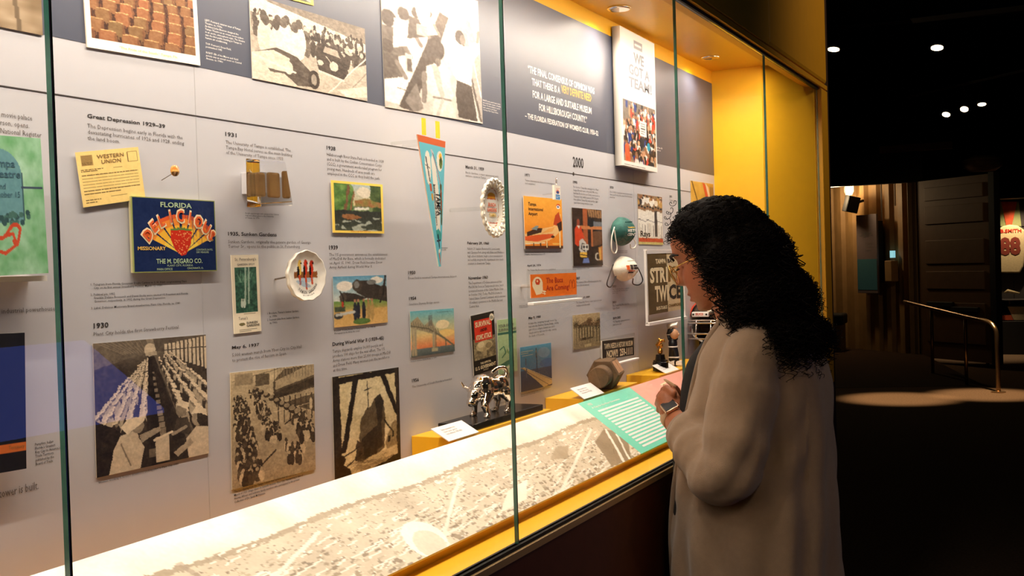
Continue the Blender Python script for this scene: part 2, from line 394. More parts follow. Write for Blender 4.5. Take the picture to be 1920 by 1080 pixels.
def grid_mesh(name, cv, frame, t, m='print'):
    """coloured front face plus thin edge and back; frame(u,v,w): u right 0..1, v down 0..1, w out of the face in metres"""
    w, h = cv.w, cv.h; us = np.linspace(0, 1, w); vs = np.linspace(0, 1, h)
    o, du, dv, dn = (np.array(frame(*q)) for q in ((0, 0, 0), (1, 0, 0), (0, 1, 0), (0, 0, 1)))
    du = du-o; dv = dv-o; dn = dn-o
    V = (o+dn*t)[None, None]+us[None, :, None]*du+vs[:, None, None]*dv; V = V.reshape(-1, 3)
    I = np.arange(w*h).reshape(h, w); Q = np.stack([I[:-1, :-1], I[1:, :-1], I[1:, 1:], I[:-1, 1:]], -1).reshape(-1, 4)
    B = np.array([o, o+du, o+du+dv, o+dv]); n = w*h; V = np.vstack([V, B])
    side = [list(I[0, ::-1])[::-1]+[n+1, n], [int(q) for q in I[:, -1]]+[n+2, n+1], list(I[-1, ::-1])+[n+3, n+2], list(I[::-1, 0])+[n, n+3], [n, n+1, n+2, n+3]]
    edge = np.tile(np.array(cv.edge if hasattr(cv, 'edge') else (226, 216, 200)), (4, 1))
    F = Q.tolist()+[[int(q) for q in f] for f in side]
    cols = np.vstack([cv.a.reshape(-1, 3), edge])
    return V, F, cols
def wall_frame(c4, Y):
    """px corners TL,TR,BR,BL -> rectangle on the plane y=Y"""
    P = [at_y(x, y, Y) for x, y in c4]; c = sum(P)/4
    ru = (P[1]-P[0]+P[2]-P[3])/2; w = np.linalg.norm(ru); ru = ru/w; rv = np.array([ru[2], 0, -ru[0]])
    h = np.dot((P[3]-P[0]+P[2]-P[1])/2, rv); o = c-ru*w/2-rv*h/2; nn = np.array([0, -1.0, 0])
    return (lambda u, v, t=0: o+ru*w*u+rv*h*v+nn*t), w, h
def flat_print(name, label, cat, c4, Y, cv, t=.0015, group=None, m='print', parent=None):
    fr, w, h = wall_frame(c4, Y); V, F, cols = grid_mesh(name, cv, fr, t, m)
    o = new(name, (V, F), m, parent); set_cols(o.data, cols)
    if parent is None: tag(o, label, cat, group)
    return o, (lambda u, v, q=0: fr(u, v, t+q)), w, h
def put_text(o, fr, w, h, s, u0, v0, u1, v1, m, bold=.0, align='LEFT', name='lettering', line=1.0, res=2):
    return text_on(name, s, m, o, lambda a, b: fr(u0+a/w, v0+b/h, .0004), (u1-u0)*w, (v1-v0)*h, bold, align, line, res=res)

# ---------------------------------------------------------------- the pictures
def pic_seats():
    c = Cv(200, 170, (120, 66, 34)); c.vgrad((206, 160, 104), (96, 52, 28), 0, .5); c.vgrad((96, 52, 28), (84, 44, 24), .5, 1)
    for r in range(7):
        t = r/6; wd = .050+.045*t; h = .10+.15*t; n = int(1.1/(wd*2.15))+1
        for k in range(n+1):
            u = -.06+(k+.5*(r % 2))*wd*2.15; vv = .02+.82*t**1.15+.10*(1-t)*0+.06*u-.16*max(0, u-.55)*(1-.3*t)
            c.rect(u-wd*1.02, vv+h*.2, u+wd*1.02, vv+h*1.5, (64, 34, 20)); c.poly([(u-wd*.84, vv+h*1.15), (u-wd*.9, vv+h*.3), (u-wd*.7, vv+.012), (u, vv), (u+wd*.7, vv+.012), (u+wd*.9, vv+h*.3), (u+wd*.84, vv+h*1.15)], (142+rng.integers(-16, 12), 96, 60)); c.poly([(u+wd*.6, vv+h*1.1), (u+wd*.66, vv+.03), (u+wd*.7, vv+.02), (u+wd*.88, vv+h*.3), (u+wd*.82, vv+h*1.1)], (118, 76, 46))
            c.line([(u-wd*.7, vv+.014), (u, vv+.004), (u+wd*.7, vv+.014)], .008, (238, 190, 128))
    c.photo(.006, 12); d = Cv(190, 180, (250, 240, 222)); d.a[8:8+150, 8:8+174] = c.a[np.ix_(np.linspace(0, 169, 150).astype(int), np.linspace(0, 199, 174).astype(int))]
    return d
def pic_parade():
    c = Cv(220, 190, (205, 198, 190)); c.vgrad((120, 112, 100), (222, 214, 200)); c.poly([(0, 0), (1, .22), (1, .34), (.0, .2)], (236, 230, 222))
    c.figures(150, .03, .99, .20, .46, .15, .22, [(40, 38, 36), (235, 232, 228), (90, 84, 80), (60, 52, 48)], [(70, 60, 54), (200, 190, 180), (40, 34, 30)], .30)
    c.figures(9, .02, .40, .28, .40, .36, .42, [(240, 236, 228), (226, 220, 210), (250, 246, 240)], [(90, 76, 66), (60, 48, 40)], .28)
    c.poly([(.33, 1), (1, .5), (1, 1)], (196, 184, 168)); c.line([(.62, 1), (1, .42)], .012, (248, 244, 236)); c.line([(.8, .95), (1, .62)], .01, (150, 138, 122))
    for s, (u, v) in ((.55, (.86, .44)), (.7, (.78, .48))): c.ell(u, v, .10*s, .09*s, (52, 46, 42)); c.ell(u-.02, v-.03, .05*s, .04*s, (190, 184, 176))
    c.poly([(.53, .62), (.55, .45), (.6, .36), (.74, .38), (.8, .52), (.82, .68), (.76, .8), (.55, .74)], (44, 38, 34)); c.poly([(.59, .47), (.61, .39), (.72, .41), (.75, .5)], (176, 168, 158))
    c.ell(.685, .63, .04, .06, (226, 218, 206)); c.ell(.56, .62, .025, .035, (220, 212, 200)); c.line([(.55, .73), (.77, .79)], .022, (235, 230, 222)); c.line([(.61, .52), (.68, .62)], .008, (200, 190, 180))
    c.poly([(0, .68), (.2, .56), (.36, .62), (.5, .8), (.53, .95), (.36, .98), (.25, .86), (0, .88)], (70, 62, 56)); c.poly([(0, .68), (.17, .6), (.3, .66), (.28, .84), (0, .82)], (228, 220, 206))
    c.ell(.5, .86, .05, .12, (30, 27, 25)); c.ell(.5, .86, .025, .07, (160, 150, 138)); c.ell(.29, .78, .035, .08, (236, 230, 220)); c.line([(.0, .7), (.34, .82)], .02, (246, 240, 230)); c.ell(.05, .9, .09, .14, (222, 214, 200))
    c.poly([(.7, .93), (1, .8), (1, .95), (.8, 1)], (232, 224, 210)); c.photo(.0035, 26, 0); return c.tone((40, 28, 20), (250, 236, 214))
def pic_counter():
    c = Cv(190, 250, (200, 192, 182)); c.vgrad((206, 200, 194), (190, 180, 168)); c.poly([(.55, .2), (.66, .2), (1, .95), (1, 1), (.84, 1)], (226, 216, 204)); c.poly([(.0, .62), (.36, .40), (.5, .42), (.20, .98), (0, .95)], (238, 232, 224))
    c.poly([(.56, .2), (.66, .22), (.50, .55), (.34, .82), (.26, 1.0), (.12, .98), (.34, .6)], (50, 42, 38)); c.poly([(.18, .93), (.3, .78), (.36, .96), (.26, 1)], (110, 98, 88))
    for u, v, s_, b in ((.06, .36, 1.2, (86, 72, 62)), (.20, .30, 1, (226, 220, 212)), (.04, .56, 1.0, (70, 58, 50)), (.32, .26, .8, (60, 50, 44)), (.44, .24, .7, (210, 202, 192))): c.poly([(u-.11*s_, v+.26*s_), (u-.09*s_, v+.05*s_), (u+.09*s_, v+.05*s_), (u+.13*s_, v+.2*s_)], b); c.ell(u, v, .055*s_, .05*s_, (54, 42, 36)); c.line([(u+.08*s_, v+.1*s_), (u+.16*s_, v+.2*s_)], .04*s_, (110, 90, 76))
    c.poly([(.30, .20), (.46, .18), (.46, .30), (.36, .33)], (240, 236, 230)); c.rect(.32, .34, .43, .42, (150, 142, 134)); c.rect(.20, .58, .27, .72, (190, 180, 170)); c.rect(.215, .62, .265, .71, (66, 56, 50)); c.line([(.12, .84), (.22, .86)], .008, (90, 80, 72))
    c.poly([(.74, .22), (.9, .18), (1, .5), (1, .99), (.96, .98)], (170, 156, 140)); c.line([(.78, .3), (.98, .98)], .022, (70, 58, 50)); c.line([(.86, .3), (1, .82)], .012, (240, 232, 222)); c.line([(.9, .2), (1, .42)], .014, (236, 228, 218))
    c.poly([(.37, .78), (.40, .64), (.52, .585), (.66, .64), (.70, .80), (.65, .86), (.70, .99), (.44, 1), (.47, .87)], (214, 204, 190)); c.poly([(.45, .62), (.52, .60), (.58, .84), (.54, .86)], (172, 160, 146)); c.line([(.38, .7), (.37, .90)], .05, (112, 90, 76)); c.line([(.66, .68), (.71, .88)], .04, (196, 186, 172)); c.line([(.46, .86), (.65, .86)], .018, (120, 108, 96)); c.line([(.56, .87), (.5, .99)], .03, (180, 170, 156))
    c.ell(.51, .49, .085, .085, (40, 31, 27)); c.ell(.50, .55, .055, .05, (50, 40, 34)); c.ell(.52, .585, .03, .03, (96, 74, 60))
    c.poly([(.72, .98), (.70, .80), (.72, .68), (.88, .70), (.94, .99)], (44, 37, 33)); c.poly([(.66, .62), (.70, .46), (.78, .41), (.88, .40), (.98, .32), (1, .40), (.90, .54), (.88, .71), (.72, .69)], (244, 240, 234)); c.line([(.80, .5), (.80, .68)], .014, (196, 188, 178)); c.ell(.77, .345, .052, .055, (46, 36, 31)); c.ell(.80, .36, .03, .04, (110, 86, 70)); c.line([(.97, .34), (.99, .26)], .035, (130, 106, 88))
    c.photo(.004, 18, 1); return c.tone((52, 40, 32), (255, 246, 234))
def pic_frontpage():
    c = Cv(90, 180, (238, 232, 224)); c.rect(.38, .055, .62, .115, (150, 150, 156)); c.line([(.42, .085), (.58, .085)], .03, (226, 224, 222))
    q = Cv(84, 80, (120, 110, 100)); q.figures(170, 0, 1, .0, 1.0, .12, .3, [(40, 40, 48), (60, 60, 70), (220, 214, 206), (236, 230, 222), (170, 140, 110), (30, 60, 130), (200, 70, 50)], [(150, 104, 76), (196, 150, 116), (60, 44, 36)], .5)
    q.rect(.5, .28, .7, .52, (236, 230, 220)); q.scribble(.53, .3, .68, .5, 5, (90, 90, 96), .015); q.ell(.76, .68, .05, .07, (40, 150, 180)); q.poly([(.03, .75), (.14, .7), (.2, 1), (.05, 1)], (214, 92, 52)); q.grain(10, (20, 40))
    c.a[93:173, 3:87] = q.a; c.scribble(.05, .965, .95, .995, 2, (120, 116, 112), .01); return c
def pic_theatre():
    c = Cv(110, 130, (168, 214, 180)); n = c.nz(7)*.6+c.nz(18)*.4; c.a = np.array((190, 226, 200))*(1-n[..., None])+np.array((92, 158, 96))*n[..., None]
    c.poly([(.05, .55)]+[(.38+.33*cos(a), .27+.18*sin(a)) for a in np.linspace(pi, 2*pi, 20)]+[(.71, .62), (.05, .62)], (104, 152, 158)); c.line([(.72, .27), (.72, .6)], .02, (60, 92, 100)); c.line([(.05+.33, .09)]*2, .02, (60, 92, 100))
    for k in range(26): c.ell(rng.uniform(.35, .78), rng.uniform(.55, .64), .03, .022, [(52, 84, 84), (70, 110, 100)][k % 2])
    c.rect(.7, .36, .98, .375, (60, 70, 96)); a = np.linspace(0, 1, 40); c.line(np.stack([.3+.36*np.minimum(1, a*1.6)-.25*np.clip(a-.62, 0, 1), .66+.06*np.sin(a*9)+.07*a], 1), .035, (206, 78, 46)); c.line([(.1, .5), (.22, .55), (.3, .52), (.26, .62)], .04, (206, 78, 46))
    c.line([(.28, .68), (.28, .8), (.45, .84), (.6, .78), (.56, .7), (.45, .72)], .03, (206, 78, 46)); c.grain(5, (30, 60)); return c
def pic_booklet():
    c = Cv(60, 130, (22, 20, 19)); c.rect(0, .80, 1, .86, (206, 106, 44)); c.rect(0, .36, .22, .70, (60, 62, 100)); c.scribble(.05, .4, .2, .68, 6, (150, 140, 120), .02); c.grain(3); return c
def pic_telegram():
    c = Cv(130, 110, (246, 212, 132)); c.grain(4); k = (120, 92, 50); c.rect(.07, .07, .25, .26, (176, 142, 84)); c.scribble(.08, .08, .24, .25, 6, k, .012); c.border(.0, k)
    for v in (.08, .26): c.line([(.8, v), (.96, v)], .008, k)
    for u in (.8, .96): c.line([(u, .08), (u, .26)], .008, k)
    c.line([(.05, .3), (.96, .3)], .005, k); c.scribble(.05, .32, .4, .38, 2, k, .01); c.scribble(.55, .32, .8, .36, 1, k, .01); c.scribble(.05, .41, .95, .8, 7, (110, 84, 46), .012); c.scribble(.06, .86, .3, .95, 2, k, .01); c.line([(.45, .86), (.7, .86)], .01, k); return c
def pic_crate():
    c = Cv(165, 140, (30, 44, 84)); c.grain(3); cx, cy = .565, .76
    for a0, a1 in ((-152, -141), (-138, -124), (-121, -106), (-103, -93), (-88, -78), (-75, -60), (-57, -43), (-40, -29)):
        for r0, r1, col in ((.0, .25, (250, 214, 84)), (.25, .38, (246, 186, 62)), (.38, .47, (240, 142, 56)), (.47, .52, (226, 96, 48))):
            P = [(cx+r*cos(a*pi/180)*.95, cy+r*sin(a*pi/180)*1.05) for r, a in ((r0, a0), (r1, a0), (r1, a1), (r0, a1))]; c.poly(P, col)
    c.poly([(cx-.13, .44), (cx-.10, .41), (cx, .40), (cx+.10, .42), (cx+.13, .46), (cx+.11, .62), (cx+.05, .76), (cx-.01, .78), (cx-.08, .7), (cx-.13, .56)], (206, 52, 34))
    for k in range(70):
        u, v = rng.uniform(-.12, .12), rng.uniform(.44, .76)
        if abs(u) < .12*(1-max(0, (v-.5))*2.6): c.ell(cx+u, v, .006, .008, (240, 160, 100))
    for a in np.linspace(-.12, .12, 7): c.line([(cx+a*.3, .42), (cx+a, .39+abs(a)*.3)], .02, (96, 132, 66))
    for k in range(26): c.line([(.62+.013*k, .1+.06*rng.random()), (.62+.013*k, .16+.5*rng.random())], .004, (52, 62, 96), .8)
    c.border(.012, (150, 160, 90)); return c
def pic_packing():
    c = Cv(230, 260, (70, 58, 50)); c.vgrad((176, 160, 140), (60, 48, 40), 0, .22); c.vgrad((64, 54, 46), (36, 29, 25), .22, 1); c.poly([(0, 0), (.44, 0), (.46, .1), (0, .2)], (120, 106, 92)); c.poly([(.5, .0), (1, 0), (1, .16), (.52, .1)], (96, 84, 72))
    for k in range(10): c.line([(.02+.04*k, .0), (.24+.022*k, .1)], .008, (170, 154, 134), .6)
    for k in range(11): u = .60+.038*k; c.rect(u, .05-.004*k, u+.024, .14+.014*k, (232, 220, 200)); c.line([(u, .10), (u+.024, .10)], .006, (60, 50, 44))
    c.ell(.47, .085, .05, .05, (226, 214, 196)); c.rect(.43, .1, .53, .13, (200, 186, 166)); c.poly([(.445, .14), (.515, .14), (.80, 1), (.42, 1)], (38, 31, 27)); c.poly([(.51, .14), (.535, .14), (.88, .82), (.80, .88)], (116, 98, 82)); c.poly([(.45, .15), (.48, .15), (.60, 1), (.46, 1)], (22, 18, 16))
    for k in range(12): t = k/11; c.rect(.485+.06*t, .26+.5*t, .505+.10*t, .278+.53*t, (140+40*(k % 2), 124, 104))
    for k in range(30):
        t = (k/29)**1.5; s_ = .007+.026*t
        for d in range(5):
            u = .455-.02*t-(d*.085+.02)*(.25+1.1*t)-.02*t+rng.normal(0, .004); v = .15+.44*t+d*.012+rng.normal(0, .004)
            if d > 3 and t < .2: continue
            dk = rng.random() < .35; c.ell(u, v+s_*2.0, s_*1.05, s_*1.7, (60, 50, 44) if dk else (206+rng.integers(-20, 20), 194, 178)); c.ell(u+.2*s_, v+s_*.6, s_*.5, s_*.6, (150, 120, 98)); c.ell(u, v, s_*.95, s_*.42, (250, 244, 234), -.45); c.ell(u-.3*s_, v-.2*s_, s_*.5, s_*.35, (226, 218, 206), -.4)
    for k in range(26):
        t = (k/25)**1.5; s_ = .007+.032*t
        for d in range(4):
            u = .55+.05*t+(d*.095+.01)*(.35+1.15*t)+.16*t+rng.normal(0, .004); v = .15+.45*t-d*.012*(1-t)+rng.normal(0, .004); dk = rng.random() < .45
            c.ell(u, v+s_*2.0, s_*1.05, s_*1.8, (52, 43, 37) if dk else (200+rng.integers(-20, 20), 188, 170)); c.ell(u-.2*s_, v+s_*.6, s_*.5, s_*.65, (158, 128, 104)); c.ell(u, v, s_*.95, s_*.45, (248, 242, 232), .4)
    c.poly([(0, .58), (.16, .66), (.22, .72), (.14, 1), (0, 1)], (26, 21, 18)); c.poly([(.10, 1), (.14, .82), (.20, .72), (.33, .70), (.40, .84), (.36, 1)], (224, 212, 194)); c.ell(.345, .665, .055, .06, (176, 144, 118)); c.poly([(.20, .66), (.27, .60), (.36, .60), (.44, .55), (.40, .64), (.26, .72)], (250, 244, 234)); c.poly([(.36, .74), (.54, .70), (.55, .735), (.38, .80)], (192, 158, 130)); c.line([(.2, .78), (.28, .96)], .012, (150, 136, 120))
    c.ell(.74, .60, .05, .055, (170, 138, 114)); c.poly([(.69, .55), (.74, .52), (.82, .55), (.80, .60)], (250, 244, 234)); c.poly([(.66, .76), (.70, .66), (.80, .66), (.84, .82)], (70, 58, 50)); c.line([(.66, .78), (.78, .74)], .03, (190, 158, 132))
    c.poly([(.80, 1), (.78, .84), (.88, .75), (1, .77), (1, 1)], (230, 218, 202)); c.ell(.895, .685, .055, .065, (196, 162, 134)); c.ell(.93, .68, .04, .07, (50, 40, 34)); c.poly([(.83, .64), (.88, .59), (.98, .62), (.99, .68), (.93, .65)], (252, 246, 238)); c.poly([(.66, .93), (.82, .84), (.85, .88), (.70, .97)], (204, 172, 144))
    c.rect(.50, .78, .62, .98, (226, 212, 192)); c.line([(.49, .80), (.65, .76)], .02, (244, 234, 218)); c.rect(.44, .86, .5, .93, (120, 104, 90)); c.photo(.003, 20, 0); return c.tone((20, 13, 9), (244, 222, 188))
def pic_brochure():
    c = Cv(56, 150, (248, 234, 206)); c.rect(.14, .17, .86, .73, (24, 60, 46)); q = c._bb(.14, .86, .17, .73); n = (c.nz(9, 24)*.5+c.nz(22, 60)*.5)[q][..., None]; c.a[q] = np.array((14, 44, 36))*(1-n)+np.array((96, 150, 118))*n
    for u in (.5, .62): c.line([(u, .17), (u-.05, .62)], .06, (190, 210, 190), .8)
    for k in range(10): c.line([(.2+.06*k, .2+.1*rng.random()), (.3+.06*k*rng.random(), .35)], .03, (150, 190, 160), .5)
    c.figures(3, .3, .55, .58, .6, .08, .09, [(210, 224, 206)], [(200, 210, 190)]); c.ell(.3, .885, .11, .02, (120, 110, 70)); c.scribble(.2, .945, .85, .985, 2, (90, 80, 60), .025); c.line([(.2, .76), (.8, .755)], .01, (120, 110, 80)); return c
def pic_march():
    c = Cv(190, 250, (190, 176, 152)); c.vgrad((214, 200, 176), (176, 160, 136)); c.rect(0, 0, .5, .1, (226, 216, 196))
    c.poly([(.48, .12), (.62, .02), (1, 0), (1, .45), (.7, .35), (.5, .3)], (90, 76, 60)); c.poly([(.5, .12), (1, -.02), (1, .1), (.5, .2)], (196, 180, 150)); c.poly([(.5, .22), (1, .12), (1, .2), (.5, .28)], (50, 42, 34)); c.poly([(.5, .28), (1, .22), (1, .28), (.5, .33)], (200, 184, 156))
    for k in range(7): c.line([(.54+.07*k, .27), (.54+.07*k, .5)], .014, (60, 50, 40))
    for k in range(14): t = k/13; c.line([(.5+.5*t, .1+.0*t), (.5+.5*t, .0)], .008, (150, 134, 106))
    c.line([(.02, .08), (1, -.05)], .006, (60, 50, 40)); c.line([(.15, .42), (.95, .36)], .006, (226, 216, 196)); c.line([(.5, .1), (.52, .35)], .012, (60, 50, 42)); c.rect(.05, .02, .25, .12, (170, 156, 132)); c.rect(.28, .04, .44, .14, (100, 86, 68)); c.ell(.95, .37, .02, .06, (226, 216, 196))
    D = [(46, 38, 30), (70, 60, 48), (34, 28, 22), (220, 208, 184)]; H = [(60, 48, 38), (200, 180, 150), (40, 32, 26)]
    c.figures(150, lambda t: .02+.06*t, lambda t: .16+.2*t, .2, .95, .04, .1, D, H, .5); c.figures(110, lambda t: .2+.2*t, lambda t: .3+.3*t, .16, .62, .03, .07, D, H, .5)
    c.figures(26, lambda t: .55+.05*t, lambda t: .85, .68, .84, .09, .1, [(50, 42, 34), (226, 214, 192), (80, 68, 54)], H, .42)
    for k in range(9): t = k/8; c.ell(.28+.5*t, .17+.26*t, .03+.03*t, .018+.02*t, (40, 34, 28)); c.ell(.27+.5*t, .155+.26*t, .02+.02*t, .012+.012*t, (170, 156, 132))
    c.figures(40, lambda t: .7+.1*t, lambda t: .9+.1*t, .44, .66, .07, .1, D, H, .5); c.line([(.33, .85), (.5, .74)], .02, (36, 30, 24)); c.line([(.62, .52), (.74, .46)], .016, (36, 30, 24)); c.photo(.004, 26, 0); return c.tone((34, 24, 14), (242, 218, 174))
def pic_river():
    c = Cv(105, 100, (120, 140, 90)); c.vgrad((170, 190, 196), (210, 190, 140), 0, .45); c.ell(.62, .2, .14, .1, (226, 214, 190)); n = c.nz(14)[..., None]
    L = (np.array((56, 96, 40))*(1-n)+np.array((130, 164, 84))*n); m = (c.X+c.nz(8)*.25 < .5) & (c.Y < .72); c.a[m] = L[m]; m = (c.X > .68+c.nz(8)*.15) & (c.Y < .6); c.a[m] = (L*.6)[m]
    m = (c.Y > .3+.08*c.nz(8)) & (c.X > .45) & (c.Y < .48); c.a[m] = (np.array((168, 104, 66))*(1-n)+np.array((120, 130, 60))*n)[m]
    c.line([(.22, .75), (.32, .1)], .05, (120, 84, 58)); c.line([(.3, .7), (.42, .2)], .03, (140, 96, 64)); c.rect(.42, .5, .7, .54, (226, 220, 204)); c.line([(.4, .5), (.7, .48)], .012, (90, 80, 70))
    c.vgrad((38, 42, 36), (70, 76, 60), .58, 1); m = (c.Y > .68) & (c.nz(10, 26) > .62); c.a[m] = (170, 176, 160); c.ell(.35, .68, .18, .05, (150, 100, 60)); c.photo(.016, 18); return c.border(.05, (250, 216, 96))
def pic_bomber():
    c = Cv(108, 100, (120, 170, 190)); c.vgrad((96, 156, 186), (214, 214, 200), 0, .5); c.ell(.2, .2, .14, .1, (236, 226, 210)); c.ell(.8, .1, .12, .07, (230, 222, 206)); c.vgrad((104, 144, 70), (196, 160, 90), .5, .72); c.vgrad((206, 164, 96), (224, 180, 110), .68, 1)
    b = (58, 50, 44); c.poly([(.34, .16), (.46, .1), (.62, .1), (.9, .24), (1, .3), (1, .56), (.8, .5), (.6, .46), (.42, .34)], b); c.ell(.43, .2, .09, .12, (76, 66, 56)); c.ell(.42, .18, .05, .07, (130, 130, 126)); c.poly([(.1, .4), (.18, .32), (.4, .36), (.6, .46), (.4, .52), (.16, .5)], b); c.ell(.17, .42, .06, .09, (80, 70, 60)); c.line([(.12, .3), (.17, .42), (.18, .56)], .02, (40, 34, 30))
    c.ell(.93, .34, .09, .13, (70, 60, 52)); c.line([(.93, .34), (.97, .02)], .04, (46, 40, 36)); c.line([(.93, .34), (.86, .56)], .03, (46, 40, 36)); c.ell(.7, .14, .09, .05, (120, 120, 116)); c.rect(.02, .6, .2, .7, (70, 80, 60)); c.ell(.16, .56, .02, .06, (190, 60, 40))
    for u, k in ((.44, (34, 36, 46)), (.54, (34, 36, 44)), (.63, (170, 140, 84)), (.7, (180, 148, 90)), (.38, (40, 44, 52))): c.ell(u, .72, .035, .2, k); c.ell(u, .5, .022, .035, (170, 120, 90))
    c.ell(.5, .92, .16, .06, (90, 120, 60)); c.ell(.08, .78, .08, .06, (60, 60, 60)); c.line([(.05, .76), (.36, .72)], .05, (190, 190, 180)); c.photo(.006, 14); return c
def pic_ship():
    c = Cv(160, 225, (240, 222, 174)); n = (c.nz(10)*.5+c.nz(30)*.5); c.a -= (n*34)[..., None]; c.ell(.5, .25, .3, .18, (236, 220, 176), .3, .7); K = (30, 24, 18)
    c.poly([(.34, .88), (.38, .5), (.46, .38), (.55, .36), (.6, .28), (.7, .25), (.74, .33), (.76, .5), (.74, .8), (.55, .9)], (96, 82, 58)); c.poly([(.6, .28), (.7, .25), (.74, .33), (.7, .55), (.72, .78), (.62, .82), (.64, .5)], (50, 42, 30)); c.poly([(.34, .88), (.40, .66), (.64, .56), (.62, .84)], (40, 33, 24)); c.line([(.5, .38), (.5, .1)], .012, K); c.line([(.44, .18), (.56, .17)], .01, K)
    c.poly([(.3, .86), (.32, .66), (.42, .72), (.44, .9)], (60, 50, 36)); c.poly([(.76, .75), (.86, .58), (.92, .55), (1, .62), (1, .86), (.78, .86)], (150, 130, 92))
    for u, v in ((.8, .7), (.86, .66), (.94, .72)): c.rect(u, v, u+.035, v+.06, K)
    c.line([(.74, .52), (.86, .65)], .02, K); c.poly([(.1, .98), (.5, .86), (1, .8), (1, 1), (.1, 1)], (206, 186, 138))
    for k in range(60): c.line([(rng.uniform(.15, .95), rng.uniform(.86, .99)) for _ in range(1)]+[(rng.uniform(.15, .95), rng.uniform(.86, .99))], .006, (110, 94, 66), .5)
    c.poly([(0, .02), (1, 0), (1, .05), (0, .09)], K); c.poly([(0, 0), (.09, 0), (.12, .98), (0, 1)], (40, 32, 24)); c.poly([(.3, .04), (.37, .04), (.17, .76), (.1, .76)], K); c.poly([(.68, .02), (.76, .02), (1, .52), (1, .62)], K); c.poly([(.93, 0), (1, 0), (1, 1), (.95, .9)], (50, 40, 30))
    c.ell(.1, .83, .06, .05, K); c.poly([(0, 1), (.02, .88), (.12, .86), (.22, .93), (.24, 1)], K); c.line([(.15, .8), (.35, .74)], .014, K); c.line([(.18, .9), (.4, .8)], .012, K); c.poly([(.5, 1), (.95, .9), (1, 1)], K); c.photo(.008, 20); c.border(.012, K); return c
def pic_bridge():
    c = Cv(92, 92, (120, 180, 190)); c.vgrad((104, 178, 192), (238, 206, 140), 0, .55); c.vgrad((238, 206, 140), (236, 128, 80), .55, .86); c.ell(.72, .35, .16, .1, (246, 226, 180)); c.ell(.8, .55, .2, .08, (250, 210, 130)); c.vgrad((110, 120, 116), (80, 90, 90), .85, 1); b = (112, 104, 84)
    c.poly([(0, .26), (.16, .13), (.3, .34), (.46, .22), (.56, .44), (.72, .62), (1, .86), (1, .9), (.6, .58), (0, .36)], (170, 156, 124)); c.line([(0, .32), (.4, .42), (.75, .66), (1, .88)], .03, b)
    for k in range(12): t = k/11; c.line([(.6*t, .2+.3*t*.8), (.6*t+.04, .36+.2*t)], .01, b)
    for u in (.02, .08): c.rect(u, .36, u+.05, .98, (178, 164, 132))
    c.rect(.48, .5, .53, .9, (178, 164, 132)); c.rect(.54, .5, .57, .9, (130, 118, 94)); c.rect(.46, .86, .6, .93, (190, 176, 140)); c.rect(.77, .7, .79, .86, b)
    for k in range(5): c.line([(.39+.02*k, .12), (.39+.02*k, .36)], .006, (90, 90, 90))
    c.photo(.006, 12); return c
def pic_survival():
    c = Cv(60, 130, (40, 34, 28)); n = c.nz(9)*.5+c.nz(24)*.5; q = c._bb(.08, .95, .42, .78); c.a[q] = (np.array((60, 50, 38))*(1-n[..., None])+np.array((206, 186, 140))*n[..., None])[q]
    c.ell(.5, .55, .35, .09, (196, 176, 132)); c.ell(.36, .52, .14, .05, (226, 208, 164)); c.ell(.68, .56, .14, .05, (150, 132, 96)); c.rect(.44, .58, .58, .72, (176, 156, 116)); c.rect(.02, .76, .98, .99, (34, 28, 24)); c.rect(.12, .1, .86, .46, (222, 58, 36)); c.ell(.88, .1, .1, .06, (244, 232, 206)); c.grain(6, (20, 40)); return c
def pic_greenbook():
    c = Cv(50, 120, (176, 204, 156)); c.rect(0, .24, 1, .28, (60, 110, 92)); c.line([(.1, .55), (.3, .5), (.4, .62), (.2, .7)], .05, (60, 120, 90)); c.ell(.6, .6, .16, .05, (120, 160, 110)); c.ell(.62, .57, .08, .04, (236, 232, 206)); c.poly([(.1, .82), (.55, .76), (.7, .82), (.25, .9)], (70, 120, 96)); c.poly([(.12, .86), (.25, .92), (.7, .85), (.7, .88), (.25, .95), (.12, .9)], (236, 234, 214)); c.line([(.75, .35), (.8, .9)], .04, (110, 160, 110)); c.grain(6, (14, 30)); return c
def pic_airport():
    c = Cv(88, 112, (244, 160, 52)); c.vgrad((248, 176, 66), (246, 140, 40)); c.grain(5, (8, 30)); O = (232, 96, 44)
    c.poly([(0, .72), (.35, .62), (.72, .56), (.8, .52), (.86, .34), (.96, .3), (.94, .48), (.9, .66), (.78, .76), (.6, .84), (.2, .9), (0, .88)], (250, 200, 130)); c.poly([(0, .76), (.4, .72), (.75, .7), (.7, .78), (.3, .86), (0, .84)], O); c.poly([(.06, .68), (.3, .6), (.45, .6), (.42, .68), (.06, .76)], (70, 44, 34)); c.poly([(.74, .52), (.8, .34), (.9, .26), (.98, .48), (.92, .56)], (196, 72, 36)); c.poly([(.42, .7), (.62, .6), (.8, .56), (.7, .66)], (250, 176, 90)); c.ell(.72, .76, .05, .025, (90, 50, 36))
    c.poly([(.16, .62), (.3, .55), (.36, .56), (.3, .64)], (130, 150, 150)); c.line([(.0, .9), (.5, .88)], .03, (250, 226, 180)); c.rect(0, .94, 1, 1, (84, 44, 30))
    for u in (.2, .38, .55): c.rect(u, .88, u+.03, .95, (70, 40, 30))
    for u in (.54, .9): c.rect(u, .56 if u > .8 else .84, u+.03, .97, (250, 226, 170))
    c.ell(.8, .9, .1, .02, (250, 190, 90)); c.poly([(.84, .5), (.98, .44), (.98, .62), (.9, .66)], (60, 40, 34)); c.ell(.89, .15, .055, .045, (226, 84, 50)); c.ell(.89, .17, .05, .035, (244, 240, 230)); c.ell(.89, .165, .028, .018, (40, 70, 130)); return c
